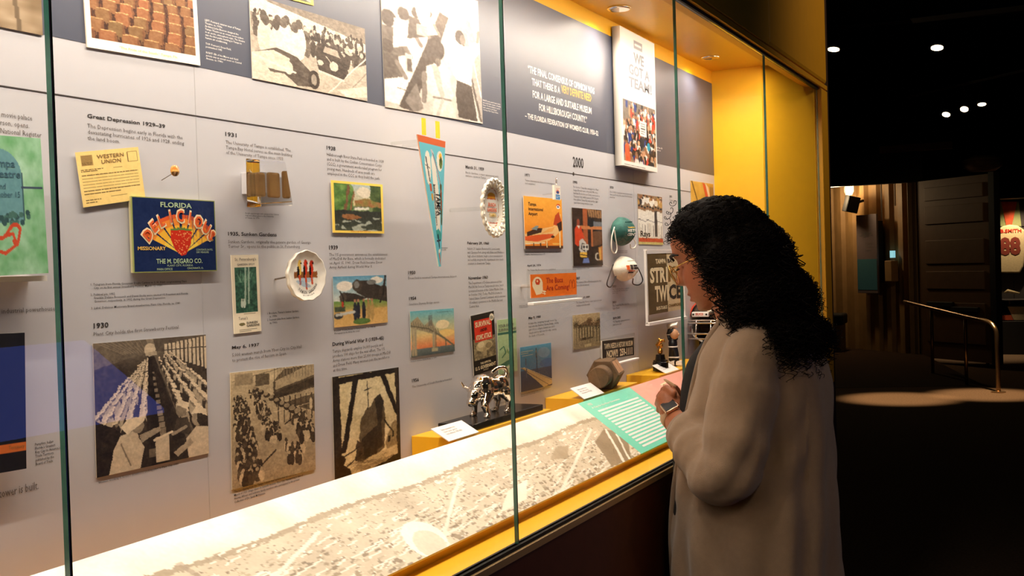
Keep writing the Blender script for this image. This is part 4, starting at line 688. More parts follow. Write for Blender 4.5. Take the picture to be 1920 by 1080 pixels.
# ---------------------------------------------------------------- lettering on the wall: (x0, y0 top, y1 bottom, x1, style, text)
def wt(x0, y0, y1, x1, style, s, bold=None):
    a = at_y(x0, y0, 0); b = at_y(x0, y1, 0); X1 = at_y(x1, y0+(x1-x0)*.1, 0)[0]
    k, bo, nm = {'h': ('ink', .022, 'heading'), 'p': ('inkgrey', .0, 'paragraph'), 'c': ('ink', .006, 'caption'), 'w': ('white', .022, 'lettering'), 'y': ('wyellow', .022, 'lettering'), 's': ('white', .004, 'caption')}[style]
    yy = -.0008 if style in 'wys' else -.0004
    return text_on(nm, s, k, wb, lambda u, v: np.array([a[0]+u, yy, a[2]-v]), X1-a[0], a[2]-b[2], bo if bold is None else bold, line=1.06, res=2 if style in 'hw' else 1)
T = [
(163,213,223,309,'h','Great Depression 1929–39'),(163,231.4,262,344,'p','The Depression begins early in Florida with the\ndevastating hurricanes of 1926 and 1928, ending\nthe land boom.'),
(422,247,255,443,'h','1931'),(422.7,263,290.5,547,'p','The University of Tampa is established. The\nTampa Bay Hotel serves as the main building\nof the University of Tampa since 1933.'),
(612,273,280.5,628.5,'h','1938'),(612,286,329,719,'p','Hillsborough River State Park is founded in 1938\nand is built by the Civilian Conservation Corps\n(CCC), a government work-relief program for\nyoung men. Hundreds of area youth are\nemployed in the CCC as they build the park.'),
(872.5,309.5,316.5,907,'h','March 31, 1959'),(872.5,321,332,934,'p','Busch Gardens, a major amusement park\nand zoo, opens in Tampa.'),
(427,434.6,443,518.6,'h','1935, Sunken Gardens'),(427,450,466.5,582.7,'p','Sunken Gardens, originally the private garden of George\nTurner Sr., opens to the public in St. Petersburg.'),
(459,398,410.5,523,'c','Acrylic paperweight with pieces of the Charter\nOak and others given to the University\nof Tampa, ca. 1970.'),
(616.6,460,468,633,'h','1939'),(616.6,474.7,505.5,726.6,'p','The US government announces the establishment\nof MacDill Air Base, which is formally dedicated\non April 15, 1941. Drew Field became Drew\nArmy Airfield during World War II.'),
(622.8,442.4,445.6,686.5,'c','Postcard, Hillsborough River State Park, ca. 1938'),(626.7,619,628,704,'c','Postcard, “Loading Bombs on Flying Fortress,” ca. 1940–45\nPhotograph by the Army Air Corps'),
(500,585.5,608,561,'c','1. Brochure, Turner’s Sunken Gardens,\n    ca. 1930s\n2. Souvenir plate from Sunken Gardens,\n    ca. 1960s'),
(623,642,651,720,'h','During World War II (1939–45)'),(623,656,697.5,732,'p','Tampa shipyards employ 16,000 people and\nproduce 100 ships for the war effort. The US\nArmy stations more than 25,000 troops at MacDill\nand Drew Field. Many women join the workforce\nat this time.'),
(434.5,648.7,656.5,486,'h','May 6, 1937'),(434.5,662.8,681,566,'p','5,000 women march from Ybor City to City Hall\nto protest the rise of fascism in Spain.'),
(438.5,920,944,573.7,'c','This is a clipping from the Tampa Tribune that features four women in the Antifascist\nMarch of 1937. Image taken on Seventh Avenue, Ybor City. Handwriting is that of\nNorma Alfonso and indicates family members who participated in the protest.\nCollection of Dr. Sarah McNamara'),
(175,606,616,203,'h','1930'),(175,623,632.5,337,'p','Plant City holds the first Strawberry Festival.'),(184,903,908.5,336,'c','Women working in Kruse’s strawberry packing plant in Plant City, 1930'),
(168.5,531.5,581.5,352,'c','1. Telegram from Florida Governor Doyle Carlton to S. H. Hiatt congratulating Plant\n    City on its first annual Strawberry Festival, March 12, 1930.\n\n2. Political pin, 1932\n    Franklin Delano Roosevelt and David Sholtz were elected US President and Florida\n    Governor, respectively, in 1932 during the Great Depression.\n\n3. Label, Delicious Missionary Brand strawberries, Plant City, Florida, ca. 1940'),
(-36,204,249,76,'p','a grand movie palace\nby Emerson, opens.\non the National Register'),(-12,580,592,103,'p','an industrial powerhouse'),(-40,927,943,73,'p','water tower is built.'),(65,831,873,112,'c','Pamphlet, Indian\nFlorida’s Greatest\nKey City to America’s\nTrade Territory,\npublished by the\nBoard of Trade'),
(765,508,514.5,778.7,'h','1950'),(765,519.4,525,856.8,'p','Drew Field is renamed Tampa International Airport.'),(766.7,556.7,563,780,'h','1954'),(766.7,568.4,574,824,'p','Sunshine Skyway Bridge opens.'),(770,677,680,818,'c','Postcard, Sunshine Skyway Bridge, ca. 1954'),
(772,710.5,717.5,785,'h','1956'),(772,723.5,729,848,'p','The University of South Florida is founded.'),
(878,518.4,524.5,914.6,'h','November 1960'),(878,528.6,577.5,947,'p','The Department of Defense announced that\nMacDill Air Force in Tampa would close, but it\nis retained because of the Cuban Missile Crisis\nin October 1962. Today, MacDill is home to\nUnited States Central Command, which oversees\nUS military operations in the Middle East and\nCentral Asia.'),
(876,453,459.5,916.7,'h','February 29, 1960'),(876,463.8,498,945,'p','N.A.A.C.P. leaders Reverend A. Leon Lowry\nand Clarence Fort, along with Blake and Middleton\nhigh school students, begin a sit-in movement to\nsuccessfully integrate the department store lunch\ncounters in downtown Tampa.'),
(824,463,470.5,839,'c','Pennant, International\nAirport, ca. 1956'),(883,712,732.5,925,'c','1. Pamphlet, Survival Under Atomic Attack, 1950\n    Published by the US Government\n2. Pamphlet, Your Family Survival Plan, 1961'),(926,750,768,949,'p','in Tampa. The\n2/5 Cavalry pass\nCity.'),
(984,325,330.5,992.7,'h','1971'),(984,335.6,346,1039,'p','Tampa International Airport is redesigned\nand expanded.'),(1074,338.5,344,1082,'h','1990'),(1074.6,348,382.5,1123.6,'p','For decades, Tampa Bay campaigns for a Major\nLeague Baseball team. In the mid-1980s, they\nbuild the Florida Suncoast Dome, now known as\nTropicana Field, which opens in 1990. Despite\nthese efforts, Tampa Bay waits another eight\nyears before being awarded a team.'),
(1073.4,293,313,1093.5,'h','2000',),(983,471,479,1049,'c','1. Key ring featuring Tampa International Airport logo designed by Joe Clark, 1971\n2. Pamphlet, Tampa International Airport, 1971'),
(988,496,501,1014,'h','April 24, 1974'),(988,505,509,1042,'p','The Tampa Bay Buccaneers are established.'),(1074,502.6,505.4,1104,'c','Painting of basketball and court life, ca. 1994'),(1079.6,519.5,524.5,1087,'h','2007'),(1080,527.4,537,1127.7,'p','The Seminole Tribe of Florida acquires the Hard\nRock Café International.'),
(1080,557,561.5,1105.7,'h','January 17, 2009'),(1080,565.6,576,1128,'p','The Tampa Bay History Center opens in its new\nbuilding on the Riverwalk.'),(990.6,594,600,1013.7,'h','May 9, 1980'),(990.6,604.5,634,1047.4,'p','A large ship, navigating through severe fog,\nruns into the Sunshine Skyway Bridge, causing\npart of it to collapse. Several cars and a\nGreyhound bus fall over the edge, causing\nthe death of 35 people.'),
(976.3,739.3,745,1021,'c','Postcard, Sunshine Skyway Bridge, after 1987\nThe new span of the bridge opened in 1987'),(973.5,572.6,578,1008,'c','Bumper sticker, “The Bucs Are Coming,” 1976\nDonated by local fans'),
(1143,348.5,353,1150,'h','2020'),(1143,357.6,371,1185,'p','The COVID-19 pandemic arrives in the United\nStates and Florida. More than 70,000 Floridians\nwould die.'),(1255,366,369.8,1260,'h','2022'),(1255,373,382,1278,'p','Tampa celebrates the Year\nof the Tiger.'),(1245.7,444,460,1257,'c','1. Team photo\n2. Opening day\n3. Tampa Bay\n4. Collection'),(1156,469,475,1176,'c','1. Face mask, 2020\n2. N95 mask, 2020'),
(1148,535,539,1155,'h','2021'),(1148,541.6,552,1179.6,'p','The Tampa Bay Rays compete\nin the playoffs. Stanley Cup\nafter Cup.'),(1148,565,569,1155,'h','2021'),(1148,571.4,581.5,1179.6,'p','The Tampa Bay Bucs win the\nSuper Bowl.'),(1149,594.8,599,1163.5,'h','2019–2022'),(1149,602,612,1181,'p','The Tampa Bay Lightning win back to\nback Stanley Cups.'),
(989,121.5,136,1113,'w','“THE FINAL CONSENSUS OF OPINION WAS'),(996.6,146,159.5,1049,'w','THAT THERE IS A'),(1051.5,159,173.5,1108,'y','VERY DEFINITE NEED'),(998,169,183,1107.8,'w','FOR A LARGE AND SUITABLE MUSEUM'),(1010,194,207.5,1099.4,'w','FOR HILLSBOROUGH COUNTY.”'),(983.6,211,223.5,1120.4,'w','– THE FLORIDA FEDERATION OF WOMEN’S CLUB, 1950–52'),
(383,35.5,111,457,'s','LEFT: Postcard, interior view of Tampa\nTheatre, ca. 1930s.\nArchitect John Eberson designed the\nTampa Theatre as an ornate movie palace\nin an exotic, atmospheric style. The theatre\nwas the first public building in Tampa to\nfeature air conditioning.\n\nTOP: Postcard, Drew Field,\npostmarked 1945\n\nRIGHT: Elk of the Mason and Gold\nparade was an annual event on Central\nAvenue, ca. 1940s'),
(904.5,186,207.5,938,'s','NAACP youth council leaders hold a\nsit-in at the lunch counter on Franklin\nStreet. The demonstrations opened\nlunch counters to all citizens.\nCourtesy of the Tampa Tribune'),(1221,272,281,1241,'s','Front page, Tampa Tribune, 1995\nmarking a new baseball team'),
]
for r in T: wt(*r[:6])

# ---------------------------------------------------------------- sloping reading rail in front of the back wall
RB, RF = np.array([-.098, 1.190]), np.array([-.243, 1.086]); RL = np.hypot(*(RF-RB)); RN = np.array([-(RB-RF)[1], (RB-RF)[0]])/RL
if RN[1] < 0: RN = -RN
def rail_fr(x0, x1, lift=0.0):
    return lambda u, v, t=0: np.array([x0+(x1-x0)*u, RB[0]+(RF-RB)[0]*v+RN[0]*(t+lift), RB[1]+(RF-RB)[1]*v+RN[1]*(t+lift)])
rail = thing('reading_rail', 'long sloping graphic rail with sepia aerial panorama, teal and pink panels', 'display panel', (1.2, -.17, 1.071))
prism = [(-.100, 1.071), (-.100, 1.184), (-.236, 1.0865), (-.234, 1.071)]
new('rail_body', loft([[(XL, y, z) for y, z in prism], [(XE-.01, y, z) for y, z in prism]]), 'yellow', rail)
XA, XB = at_y(1081, 760, -.098)[0], at_y(1178, 729, -.098)[0]
V, F, cols = grid_mesh('panorama', pic_panorama(), rail_fr(.1, XA), .005); o = new('panorama_print', (V, F), 'print', rail); set_cols(o.data, cols)
V, F, cols = grid_mesh('panorama', pic_panorama(), rail_fr(XL+.01, .0995), .005); o = new('panorama_print', (V, F), 'print', rail); set_cols(o.data, cols)
M['teal'] = mat('teal_print', (112, 216, 190), .45, noise=.02); M['pink'] = mat('coral_pink_print', (240, 168, 154), .45, noise=.06, nscale=6)
f = rail_fr(XA+.0005, XB); bx = lambda fr, t: ([fr(0,0,0), fr(1,0,0), fr(1,1,0), fr(0,1,0), fr(0,0,t), fr(1,0,t), fr(1,1,t), fr(0,1,t)], [(0,1,2,3),(7,6,5,4),(0,4,5,1),(1,5,6,2),(2,6,7,3),(3,7,4,0)])
tl = new('teal_panel', bx(f, .005), 'teal', rail)
for k in range(14):
    v = .20+k*.054; g = lambda u, q, t=0: f(.13+.8*u, v+.028*q, .005+t)
    new('text_block', bx(g, .0003), 'card', tl)
text_on('lettering', '1970', 'white', tl, lambda a, b: f(.10+a/(XB-XA), .05+b/RL, .0055), .022, .008, .02)
text_on('lettering', 'A City for the Next Generation', 'white', tl, lambda a, b: f(.10+a/(XB-XA), .12+b/RL, .0055), .17, .007, .01)
f2 = rail_fr(XB+.0005, XE-.02); pk = new('pink_panel', bx(f2, .005), 'pink', rail)
for u, v, wu in ((.04, .45, .1), (.1, .4, .12), (.16, .12, .05), (.05, .62, .14)): g = lambda a, q, t=0: f2(u+wu*a, v+.03*q-.02*a, .005+t); new('reflection_streak' if 0 else 'painted_reflection', bx(g, .0003), 'creamink', pk)  # pale strips paint reflection streaks onto the pink panel
# ================================================================== OBJECTS IN THE CASE
for i, (x0, x1, lb) in enumerate(((1.724, 2.13, 'yellow plinth under the chrome bull'), (2.305, 2.66, 'yellow plinth under the rusty giant bolt'), (2.829, 3.32, 'yellow plinth under the trophy and hockey figurine'))):
    tag(new('plinth', box((x0, -.0945, 1.0712), (x1, -.0005, 1.198)), 'yellow', bevel=.0012), lb+' in the display case', 'plinth', 'yellow plinths in the display case')
BT = 1.198
def card(c4, Y, label, bt=BT):
    fl = at_y(*c4[3], Y); X0 = fl[0]; bl = at_x(*c4[0], X0); X1 = at_y(*c4[2], Y)[0]; zf = fl[2]; yb, zb = bl[1], bl[2]
    o = thing('label_card', label, 'card', ((X0+X1)/2, (Y+yb)/2, bt), 'white label cards on small stands'); t = .0015
    fr = lambda u, v: np.array([X0+(X1-X0)*u, yb+(Y-yb)*v, zb+(zf-zb)*v]); n = np.cross([1, 0, 0], fr(0, 0)-fr(0, 1)); n = n/np.linalg.norm(n); n = n if n[2] > 0 else -n
    P = [fr(*q) for q in ((0, 0), (1, 0), (1, 1), (0, 1))]; new('card', (P+[q-n*t for q in P], [(3, 2, 1, 0), (4, 5, 6, 7), (0, 1, 5, 4), (1, 2, 6, 5), (2, 3, 7, 6), (3, 0, 4, 7)]), 'card', o)
    text_on('lettering', 'Object presented to the\nhistory center, given by\nlocal collectors, 1990–2020', 'inkgrey', o, lambda a, b: fr(.16+a/(X1-X0), .2+b/max(abs(Y-yb), .02)*.6)+n*.0004, (X1-X0)*.5, abs(Y-yb)*.75, 0)
    c = fr(.35, .75)-n*t; new('stand', tube([c, (c[0], max(c[1], -.09), bt)], .0016, 6), 'blackmatte', o)
card([(808, 804), (866, 786), (898, 810), (842, 827)], -.10, 'white label card tilted in front of the chrome bull')
card([(1069, 728), (1107, 717), (1133, 738), (1096, 748)], -.10, 'white label card tilted in front of the rusty bolt')
card([(1223, 685), (1249, 677), (1275, 690), (1250, 701)], -.095, 'white label card tilted in front of the black trophy base')

# ---- chrome bull
bx0, bx1 = 1.80, 2.105; bull = thing('bull_statue', 'polished chrome bull statuette on a black base', 'statue', (1.95, -.05, BT))
new('base', box((bx0, -.088, BT), (bx1, -.012, BT+.013)), 'blackgloss', bull, bevel=.0015)
S = .92; fwd = np.array([-.985, .17, 0]); sd = np.array([.17, .985, 0])*-1
BO = np.array([1.935, -.05, BT+.013])
def bp(f, s, u): return BO+(fwd*f+sd*s+np.array([0, 0, u]))*S
Rb = Matrix.Rotation(atan2(fwd[1], fwd[0]), 3, 'Z')
def be(f, s, u, a, b, c): return ell(bp(f, s, u), (a*S, b*S, c*S), 16, 10, Rb)
parts = [be(-.005, 0, .056, .045, .023, .024), be(.022, 0, .060, .027, .026, .029), be(-.036, 0, .058, .024, .023, .025), be(.052, .004, .046, .020, .014, .016), be(.068, .006, .034, .011, .010, .010), be(.038, 0, .06, .02, .017, .019),
    be(.050, .017, .056, .006, .008, .005), be(.050, -.011, .056, .006, .008, .005)]
def leg(P, r): parts.append(sphere_tube([bp(*q) for q in P], [q*S for q in r], 8))
leg([(.024, .016, .045), (.046, .024, .026), (.040, .028, .004), (.046, .029, .002)], [.014, .009, .006, .007]); leg([(.024, -.016, .045), (.028, -.019, .024), (.026, -.019, .004), (.033, -.019, .003)], [.013, .009, .006, .007])
leg([(-.036, .015, .045), (-.05, .018, .026), (-.044, .019, .004), (-.038, .019, .003)], [.015, .009, .006, .007]); leg([(-.038, -.015, .045), (-.054, -.018, .026), (-.05, -.019, .004), (-.043, -.019, .003)], [.015, .009, .006, .007])
for s in (1, -1): leg([(.054, .004+.012*s, .058), (.058, .004+.024*s, .064), (.064, .004+.026*s, .074)], [.0045, .0035, .002])
leg(cbez([(-.055, 0, .068), (-.066, 0, .082), (-.060, 0, .094), (-.040, -.004, .095), (-.028, -.01, .088)], 6), [.0042]*25)
adopt('bull', remesh(join(*parts), .0011, 3), 'chrome', bull)
mx = at_y(938, 786, -.02)
M['bronze'] = mat('bronze', (120, 84, 50), .35, .9, noise=.2)
tag(new('medallion', lathe([(.0001, 0), (.010, .002), (.0115, .004), (.014, .002), (.0145, .005), (.0175, .003), (.018, 0)], (mx[0], -.022, mx[2]+.004), 28, 'y'), 'bronze', smooth=True), 'round bronze medallion behind the chrome bull', 'medallion')

# ---- giant bolt
M['rust'] = mat('rusted_steel', (108, 82, 56), .75, .25, noise=.4, nscale=25, bump=.5, bscale=90); M['rustlabel'] = mat('faded_paper_label', (176, 132, 96), .8, noise=.2, nscale=60)
bc = at_y(1132, 706, -.055); bolt = thing('giant_bolt', 'giant rusty hexagonal bolt with round shank on a yellow plinth', 'bolt', (bc[0], -.05, BT))
ba = Matrix.Rotation(.22, 4, 'Z'); rx = .040; zc = BT+rx*.866
def bolt_xf(VF): return xf(VF, Matrix.Translation((bc[0], -.06, zc))@ba)
hx = lambda x, r: [(x, r*cos(k*pi/3), r*sin(k*pi/3)) for k in range(6)]
new('hex_head', bolt_xf(loft([hx(-.045, rx*.93), hx(-.041, rx), hx(.046, rx), hx(.05, rx*.95)])), 'rust', bolt); new('shank', bolt_xf(lathe([(.0001, -.105), (.0235, -.105), (.0255, -.102), (.0255, -.044), (.0001, -.044)], (0, 0, 0), 28, 'x')), 'rust', bolt)
for a0, a1 in ((-.036, .002), (.006, .042)):
    k0, k1 = np.array([rx*cos(4*pi/3), rx*sin(4*pi/3)]), np.array([rx*cos(pi), rx*sin(pi)]); k2 = np.array([rx*cos(2*pi/3), rx*sin(2*pi/3)])
    for A, B in ((k1, k2),):
        n = (A+B)/np.linalg.norm(A+B)*.0006; P = [(x, *(A+(B-A)*s+n)) for x, s in ((a0, .1), (a1, .1), (a1, .9), (a0, .9))]; n2 = n*.2
        Q = [(x, *(A+(B-A)*s+n2)) for x, s in ((a0, .1), (a1, .1), (a1, .9), (a0, .9))]; new('paper_label', bolt_xf((P+Q, [(0, 1, 2, 3), (7, 6, 5, 4), (0, 4, 5, 1), (1, 5, 6, 2), (2, 6, 7, 3), (3, 7, 4, 0)])), 'rustlabel', bolt)

# ---- small trophy with golden figure
tc = at_y(1239, 700, -.058); T0 = np.array([tc[0], -.058, BT]); s = .88
tro = thing('trophy', 'small trophy with golden swirl figure on stepped black base', 'trophy', T0); M['gold'] = mat('gold_metal', (196, 140, 62), .28, .9, noise=.1)
oct_ = lambda r, z: [(T0[0]+r*s*cos(k*pi/4+pi/8), T0[1]+r*s*sin(k*pi/4+pi/8), BT+z*s) for k in range(8)]
new('base', loft([oct_(.024, 0), oct_(.0245, .028), oct_(.022, .03), oct_(.0225, .034), oct_(.016, .036), oct_(.0135, .052)]), 'blackgloss', tro)
g = [ell(T0+np.array([0, 0, .062])*s, (.0085*s, .0085*s, .01*s)), sphere_tube([T0+np.array(q)*s for q in ((0, 0, .07), (.002, -.003, .08), (0, .004, .086), (-.002, -.003, .094), (0, .003, .1))], [.003, .006, .0065, .006, .003], 8), sphere_tube([T0+np.array(q)*s for q in ((0, .004, .086), (0, .012, .082), (0, .008, .074))], [.0035, .003, .002], 8), sphere_tube([T0+np.array(q)*s for q in ((0, -.003, .094), (0, -.013, .098), (0, -.015, .092))], [.0035, .0028, .002], 8)]
adopt('figure', remesh(join(*g), .0008, 2), 'gold', tro)

# ---- hockey figurine lifting a silver cup
hc = at_y(1263, 694, -.05); H0 = np.array([hc[0], -.05, BT]); hz = (at_y(1262, 604, -.05)[2]-BT)/.125
fig = thing('hockey_figurine', 'hockey player bobblehead in black jersey lifting a silver cup', 'figurine', H0); M['skin2'] = mat('figurine_skin', (196, 146, 108), .45, noise=.03); M['silver'] = mat('silver_cup', (206, 200, 190), .35, .6); M['jersey'] = mat('black_jersey_paint', (26, 26, 30), .4)
def hp(y, z, x=0): return H0+np.array([x, y, z])*hz
body = [sphere_tube([hp(.006, .018), hp(.004, .035), hp(.002, .05)], [.0075*hz, .009*hz, .010*hz], 10), sphere_tube([hp(-.010, .018), hp(-.008, .035), hp(-.004, .05)], [.0075*hz, .009*hz, .010*hz], 10), sphere_tube([hp(0, .05), hp(0, .066), hp(.0, .078)], [.012*hz, .013*hz, .010*hz], 12),
    sphere_tube([hp(.010, .078), hp(.014, .092), hp(.010, .106)], [.005*hz, .0045*hz, .004*hz], 8), sphere_tube([hp(-.008, .078, .008), hp(-.006, .094, .012), hp(-.002, .106, .006)], [.005*hz, .0045*hz, .004*hz], 8)]
adopt('body', remesh(join(*body), .001, 2), 'jersey', fig)
hd = [ell(hp(-.007, .092, -.006), (.0115*hz, .0125*hz, .0150*hz)), ell(hp(-.0190, .091, -.006), (.0035*hz, .0035*hz, .004*hz)), ell(hp(-.013, .084, -.006), (.006*hz, .005*hz, .004*hz))]
adopt('head', remesh(join(*hd), .0008, 2), 'skin2', fig)
new('hair', ell(hp(-.003, .098, -.005), (.0112*hz, .0118*hz, .0095*hz)), 'jersey', fig, smooth=True)
for y in (.010, -.002): new('hand', ell(hp(y, .109, .002), (.004*hz, .004*hz, .004*hz)), 'skin2', fig, smooth=True)
new('cup', tube([hp(.014, .112), hp(.006, .114), hp(.004, .1145), hp(-.016, .118), hp(-.017, .118)], [.0075*hz, .0075*hz, .0062*hz, .0085*hz, .0075*hz], 14), 'silver', fig, smooth=True)
for y, z, r in ((.0, .056, .0135), (.005, .026, .0088), (-.009, .026, .0088)): new('stripe', lathe([(r*hz, -.0018*hz), (r*1.03*hz, 0), (r*hz, .0018*hz)], hp(y, z), 16), 'card', fig)
new('stripe', lathe([(.0056*hz, -.001*hz), (.0058*hz, .001*hz)], hp(.0135, .09), 12), 'card', fig)
for y in (.006, -.010): new('skate', join(shift(box((-.006*hz, -.016*hz, .004*hz), (.006*hz, .006*hz, .016*hz)), hp(y, 0)), shift(box((-.001*hz, -.017*hz, 0), (.001*hz, .007*hz, .004*hz)), hp(y, 0))), 'card', fig, bevel=.0006)

# ---- miniature football helmet
M['pewter'] = mat('pewter_helmet_paint', (120, 108, 96), .22, .75, noise=.08); M['redorange'] = mat('red_orange_stripe', (214, 66, 30), .4)
kc = at_y(1336, 618, -.055); K0 = np.array([kc[0], -.055, BT]); rz = at_y(1317, 560, -.055)[2]; R = .078; zc = rz-R*.98
hel = thing('football_helmet', 'pewter football helmet with orange sides and chrome face bars', 'helmet', K0)
rings = []
for i in range(15):
    a = -50+140*i/14; a = a*pi/180; n = 36
    rings.append([(K0[0]+R*1.1*cos(a)*cos(t), K0[1]+R*.92*cos(a)*sin(t), zc+R*sin(a)) for t in np.linspace(0, 2*pi, n, endpoint=False)])
V, F = loft(rings, cap=False); V = _np(V)
F = [f for f in F if not (V[list(f)].mean(0)[2] < zc+R*.30 and V[list(f)].mean(0)[0] < K0[0]-R*.35)]
sh = new('shell', (V, F), 'pewter', hel, smooth=True); sh.modifiers.new('s', 'SOLIDIFY').thickness = .004
for sgn in (1, -1):
    band = []
    for i in range(12):
        a = (-20+100*i/11)*pi/180
        band.append([(K0[0]-R*.2+R*1.1*1.02*cos(a)*cos(t)*.8, K0[1]+R*.955*cos(a)*sin(t), zc+R*1.012*sin(a)) for t in np.linspace(sgn*1.75, sgn*2.3, 5)])
    new('side_stripe', loft(band, cap=False, closed=False), 'redorange', hel, smooth=True)
fx = K0[0]-R*1.0
new('front_bumper', box((fx-.006, K0[1]-.012, zc+R*.24), (fx+.012, K0[1]+.042, zc+R*.44)), 'card', hel, bevel=.003)
text_on('lettering', 'BUCS', 'redorange', hel, lambda a, b: np.array([fx-.0066, K0[1]+.028-a, zc+R*.40-b]), .024, .007, .03)
for y in (.036, -.006): new('bumper_screw', lathe([(.0001, 0), (.003, 0), (.003, .001), (.0001, .0012)], (fx-.0072, K0[1]+y, zc+R*.34), 12, 'x'), 'blackgloss', hel)
for z, o_, wd in ((.10, .012, .92), (.0, .018, .9), (-.42, .030, .86), (-.62, .03, .8)): new('face_bar', tube(cbez([(K0[0]-R*.3, K0[1]-R*wd, zc+R*z), (fx-o_*.6, K0[1]-R*.6, zc+R*z), (fx-o_, K0[1], zc+R*z), (fx-o_*.6, K0[1]+R*.6, zc+R*z), (K0[0]-R*.3, K0[1]+R*wd, zc+R*z)], 6), .0028, 8), 'chrome', hel, smooth=True)
for y in (-.3, .3): new('face_bar', tube([(fx-.016, K0[1]+R*y, zc+R*.1), (fx-.028, K0[1]+R*y, zc-R*.62)], .0026, 8), 'chrome', hel, smooth=True)
new('chin_strap', tube(cbez([(K0[0]-R*.2, K0[1]+R*.85, zc), (K0[0]-R*.7, K0[1]+R*.6, zc-R*.5), (fx, K0[1]+R*.1, zc-R*.78)], 8), .003, 6), 'card', hel); new('ear_pad', ell((K0[0]-R*.35, K0[1]+R*.5, zc-R*.3), (.012, .008, .02)), 'blackmatte', hel, smooth=True)
new('neck_ring', lathe([(R*.55, 0), (R*.6, 0), (R*.6, zc-R*.72-BT), (R*.55, zc-R*.72-BT)], (K0[0]+.012, K0[1]-.0, BT), 24), 'blackmatte', hel)

# ---- pin-back button, key ring, acrylic paperweight
pc = at_y(329, 320, -.03); pw = at_y(303, 338, -.0005); b = thing('pin_button', 'small round orange button on a long pin beside the telegram', 'button', (pc[0], -.03, pc[2]))
cvb = Cv(24, 24, (236, 170, 84)); cvb.rect(0, 0, 1, .42, (226, 128, 56)); cvb.rect(0, .62, 1, 1, (110, 78, 44)); cvb.ell(.3, .75, .1, .15, (190, 150, 110)); cvb.ell(.7, .75, .1, .15, (190, 150, 110)); cvb.rect(.1, .45, .9, .55, (250, 210, 130))
def disc(name, cv, c, rx, rz, prof, m, parent, n=64, k=24, scal=None):
    V = []; cols = []; F = []
    for i in range(k+1):
        r = i/k
        for j in range(n):
            t = 2*pi*j/n; q = r*(1+(scal(t)*r**3 if scal else 0)); V.append((c[0]+rx*q*cos(t), c[1]-prof(r), c[2]+rz*q*sin(t)))
            cols.append(cv.a[min(cv.h-1, max(0, int((.5-.5*r*sin(t))*cv.h))), min(cv.w-1, max(0, int((.5+.5*r*cos(t))*cv.w)))])
    for i in range(k):
        for j in range(n): l = (j+1) % n; F.append((i*n+j, (i+1)*n+j, (i+1)*n+l, i*n+l))
    base = len(V); V += [(x, c[1]+.002, z) for x, y, z in V[-n:]]; cols += [cols[-1]]*n
    for j in range(n): l = (j+1) % n; F.append((k*n+j, base+j, base+l, k*n+l))
    F.append(tuple(range(base+n-1, base-1, -1))); o = new(name, (V, F), m, parent, smooth=True); set_cols(o.data, np.array(cols)); return o
rb = pc[2]-at_y(329, 330.5, -.03)[2]; disc('badge', cvb, (pc[0], -.03, pc[2]), rb, rb, lambda r: .003*(1-r*r), 'printgloss', b, 32, 10)
new('pin', tube([(pc[0], -.028, pc[2]-rb*.3), (pw[0], -.0005, pw[2])], .0006, 6), 'steel', b)
kr = at_y(1043, 340, -.05); k = thing('key_ring', 'white key fob with logo hanging from a steel ring above the orange booklet', 'key ring', (kr[0], -.05, kr[2]-.04))
rr = at_y(1043, 333, -.05)[2]-kr[2]; new('ring', tube([(kr[0]+rr*.8*cos(a), -.05+rr*.5*cos(a), kr[2]+rr*sin(a)) for a in np.linspace(0, 2*pi, 25)], .0009, 6, False), 'chrome', k, smooth=True)
cvk = Cv(20, 40, (246, 238, 222)); cvk.rect(.25, .62, .9, .95, (60, 140, 200)); cvk.ell(.55, .45, .26, .13, (230, 110, 60)); cvk.ell(.55, .48, .22, .1, (50, 80, 140)); cvk.scribble(.3, .18, .9, .32, 2, (220, 80, 50), .05); cvk.scribble(.3, .68, .85, .9, 2, (240, 240, 240), .04)
fr, w_, h_ = wall_frame(q4(1035, 347, 1047, 349, 1047, 376, 1036, 374), -.048); V, F, cols = grid_mesh('fob', cvk, fr, .005); o = new('fob', (V, F), 'print', k); set_cols(o.data, cols)
pk0 = at_y(1018, 365, -.0005); new('peg', tube([(pk0[0], -.0005, pk0[2]), (kr[0]-.002, -.047, at_y(1037, 362, -.048)[2])], .0016, 8), 'acrylic', k)

A4 = [at_y(*q, -.012) for q in ((463, 300), (532, 306), (538, 378), (466, 383))]; B4 = [at_y(*q, -.060) for q in ((461, 297), (535, 303.5), (549, 385), (463, 389))]
ab = thing('acrylic_paperweight', 'clear acrylic block with tan wood pieces sealed inside', 'paperweight', A4[3]); new('block', ([*A4, *B4], [(0, 1, 2, 3), (7, 6, 5, 4), (0, 4, 5, 1), (1, 5, 6, 2), (2, 6, 7, 3), (3, 7, 4, 0)]), 'clear', ab, bevel=.001)
ac = sum(A4)/8+sum(B4)/8; aw = B4[1][0]-B4[0][0]
for dx, wd, hh in ((-.34, .2, .034), (.0, .28, .036), (.33, .16, .040)): new('wood_piece', box((ac[0]+dx*aw-wd*aw/2, -.040, ac[2]-.022), (ac[0]+dx*aw+wd*aw/2, -.028, ac[2]-.022+hh)), 'wood', ab, bevel=.003)
new('mount', box((ac[0]-.015, -.0122, ac[2]-.015), (ac[0]+.015, -.0005, ac[2]+.015)), 'wall', ab)

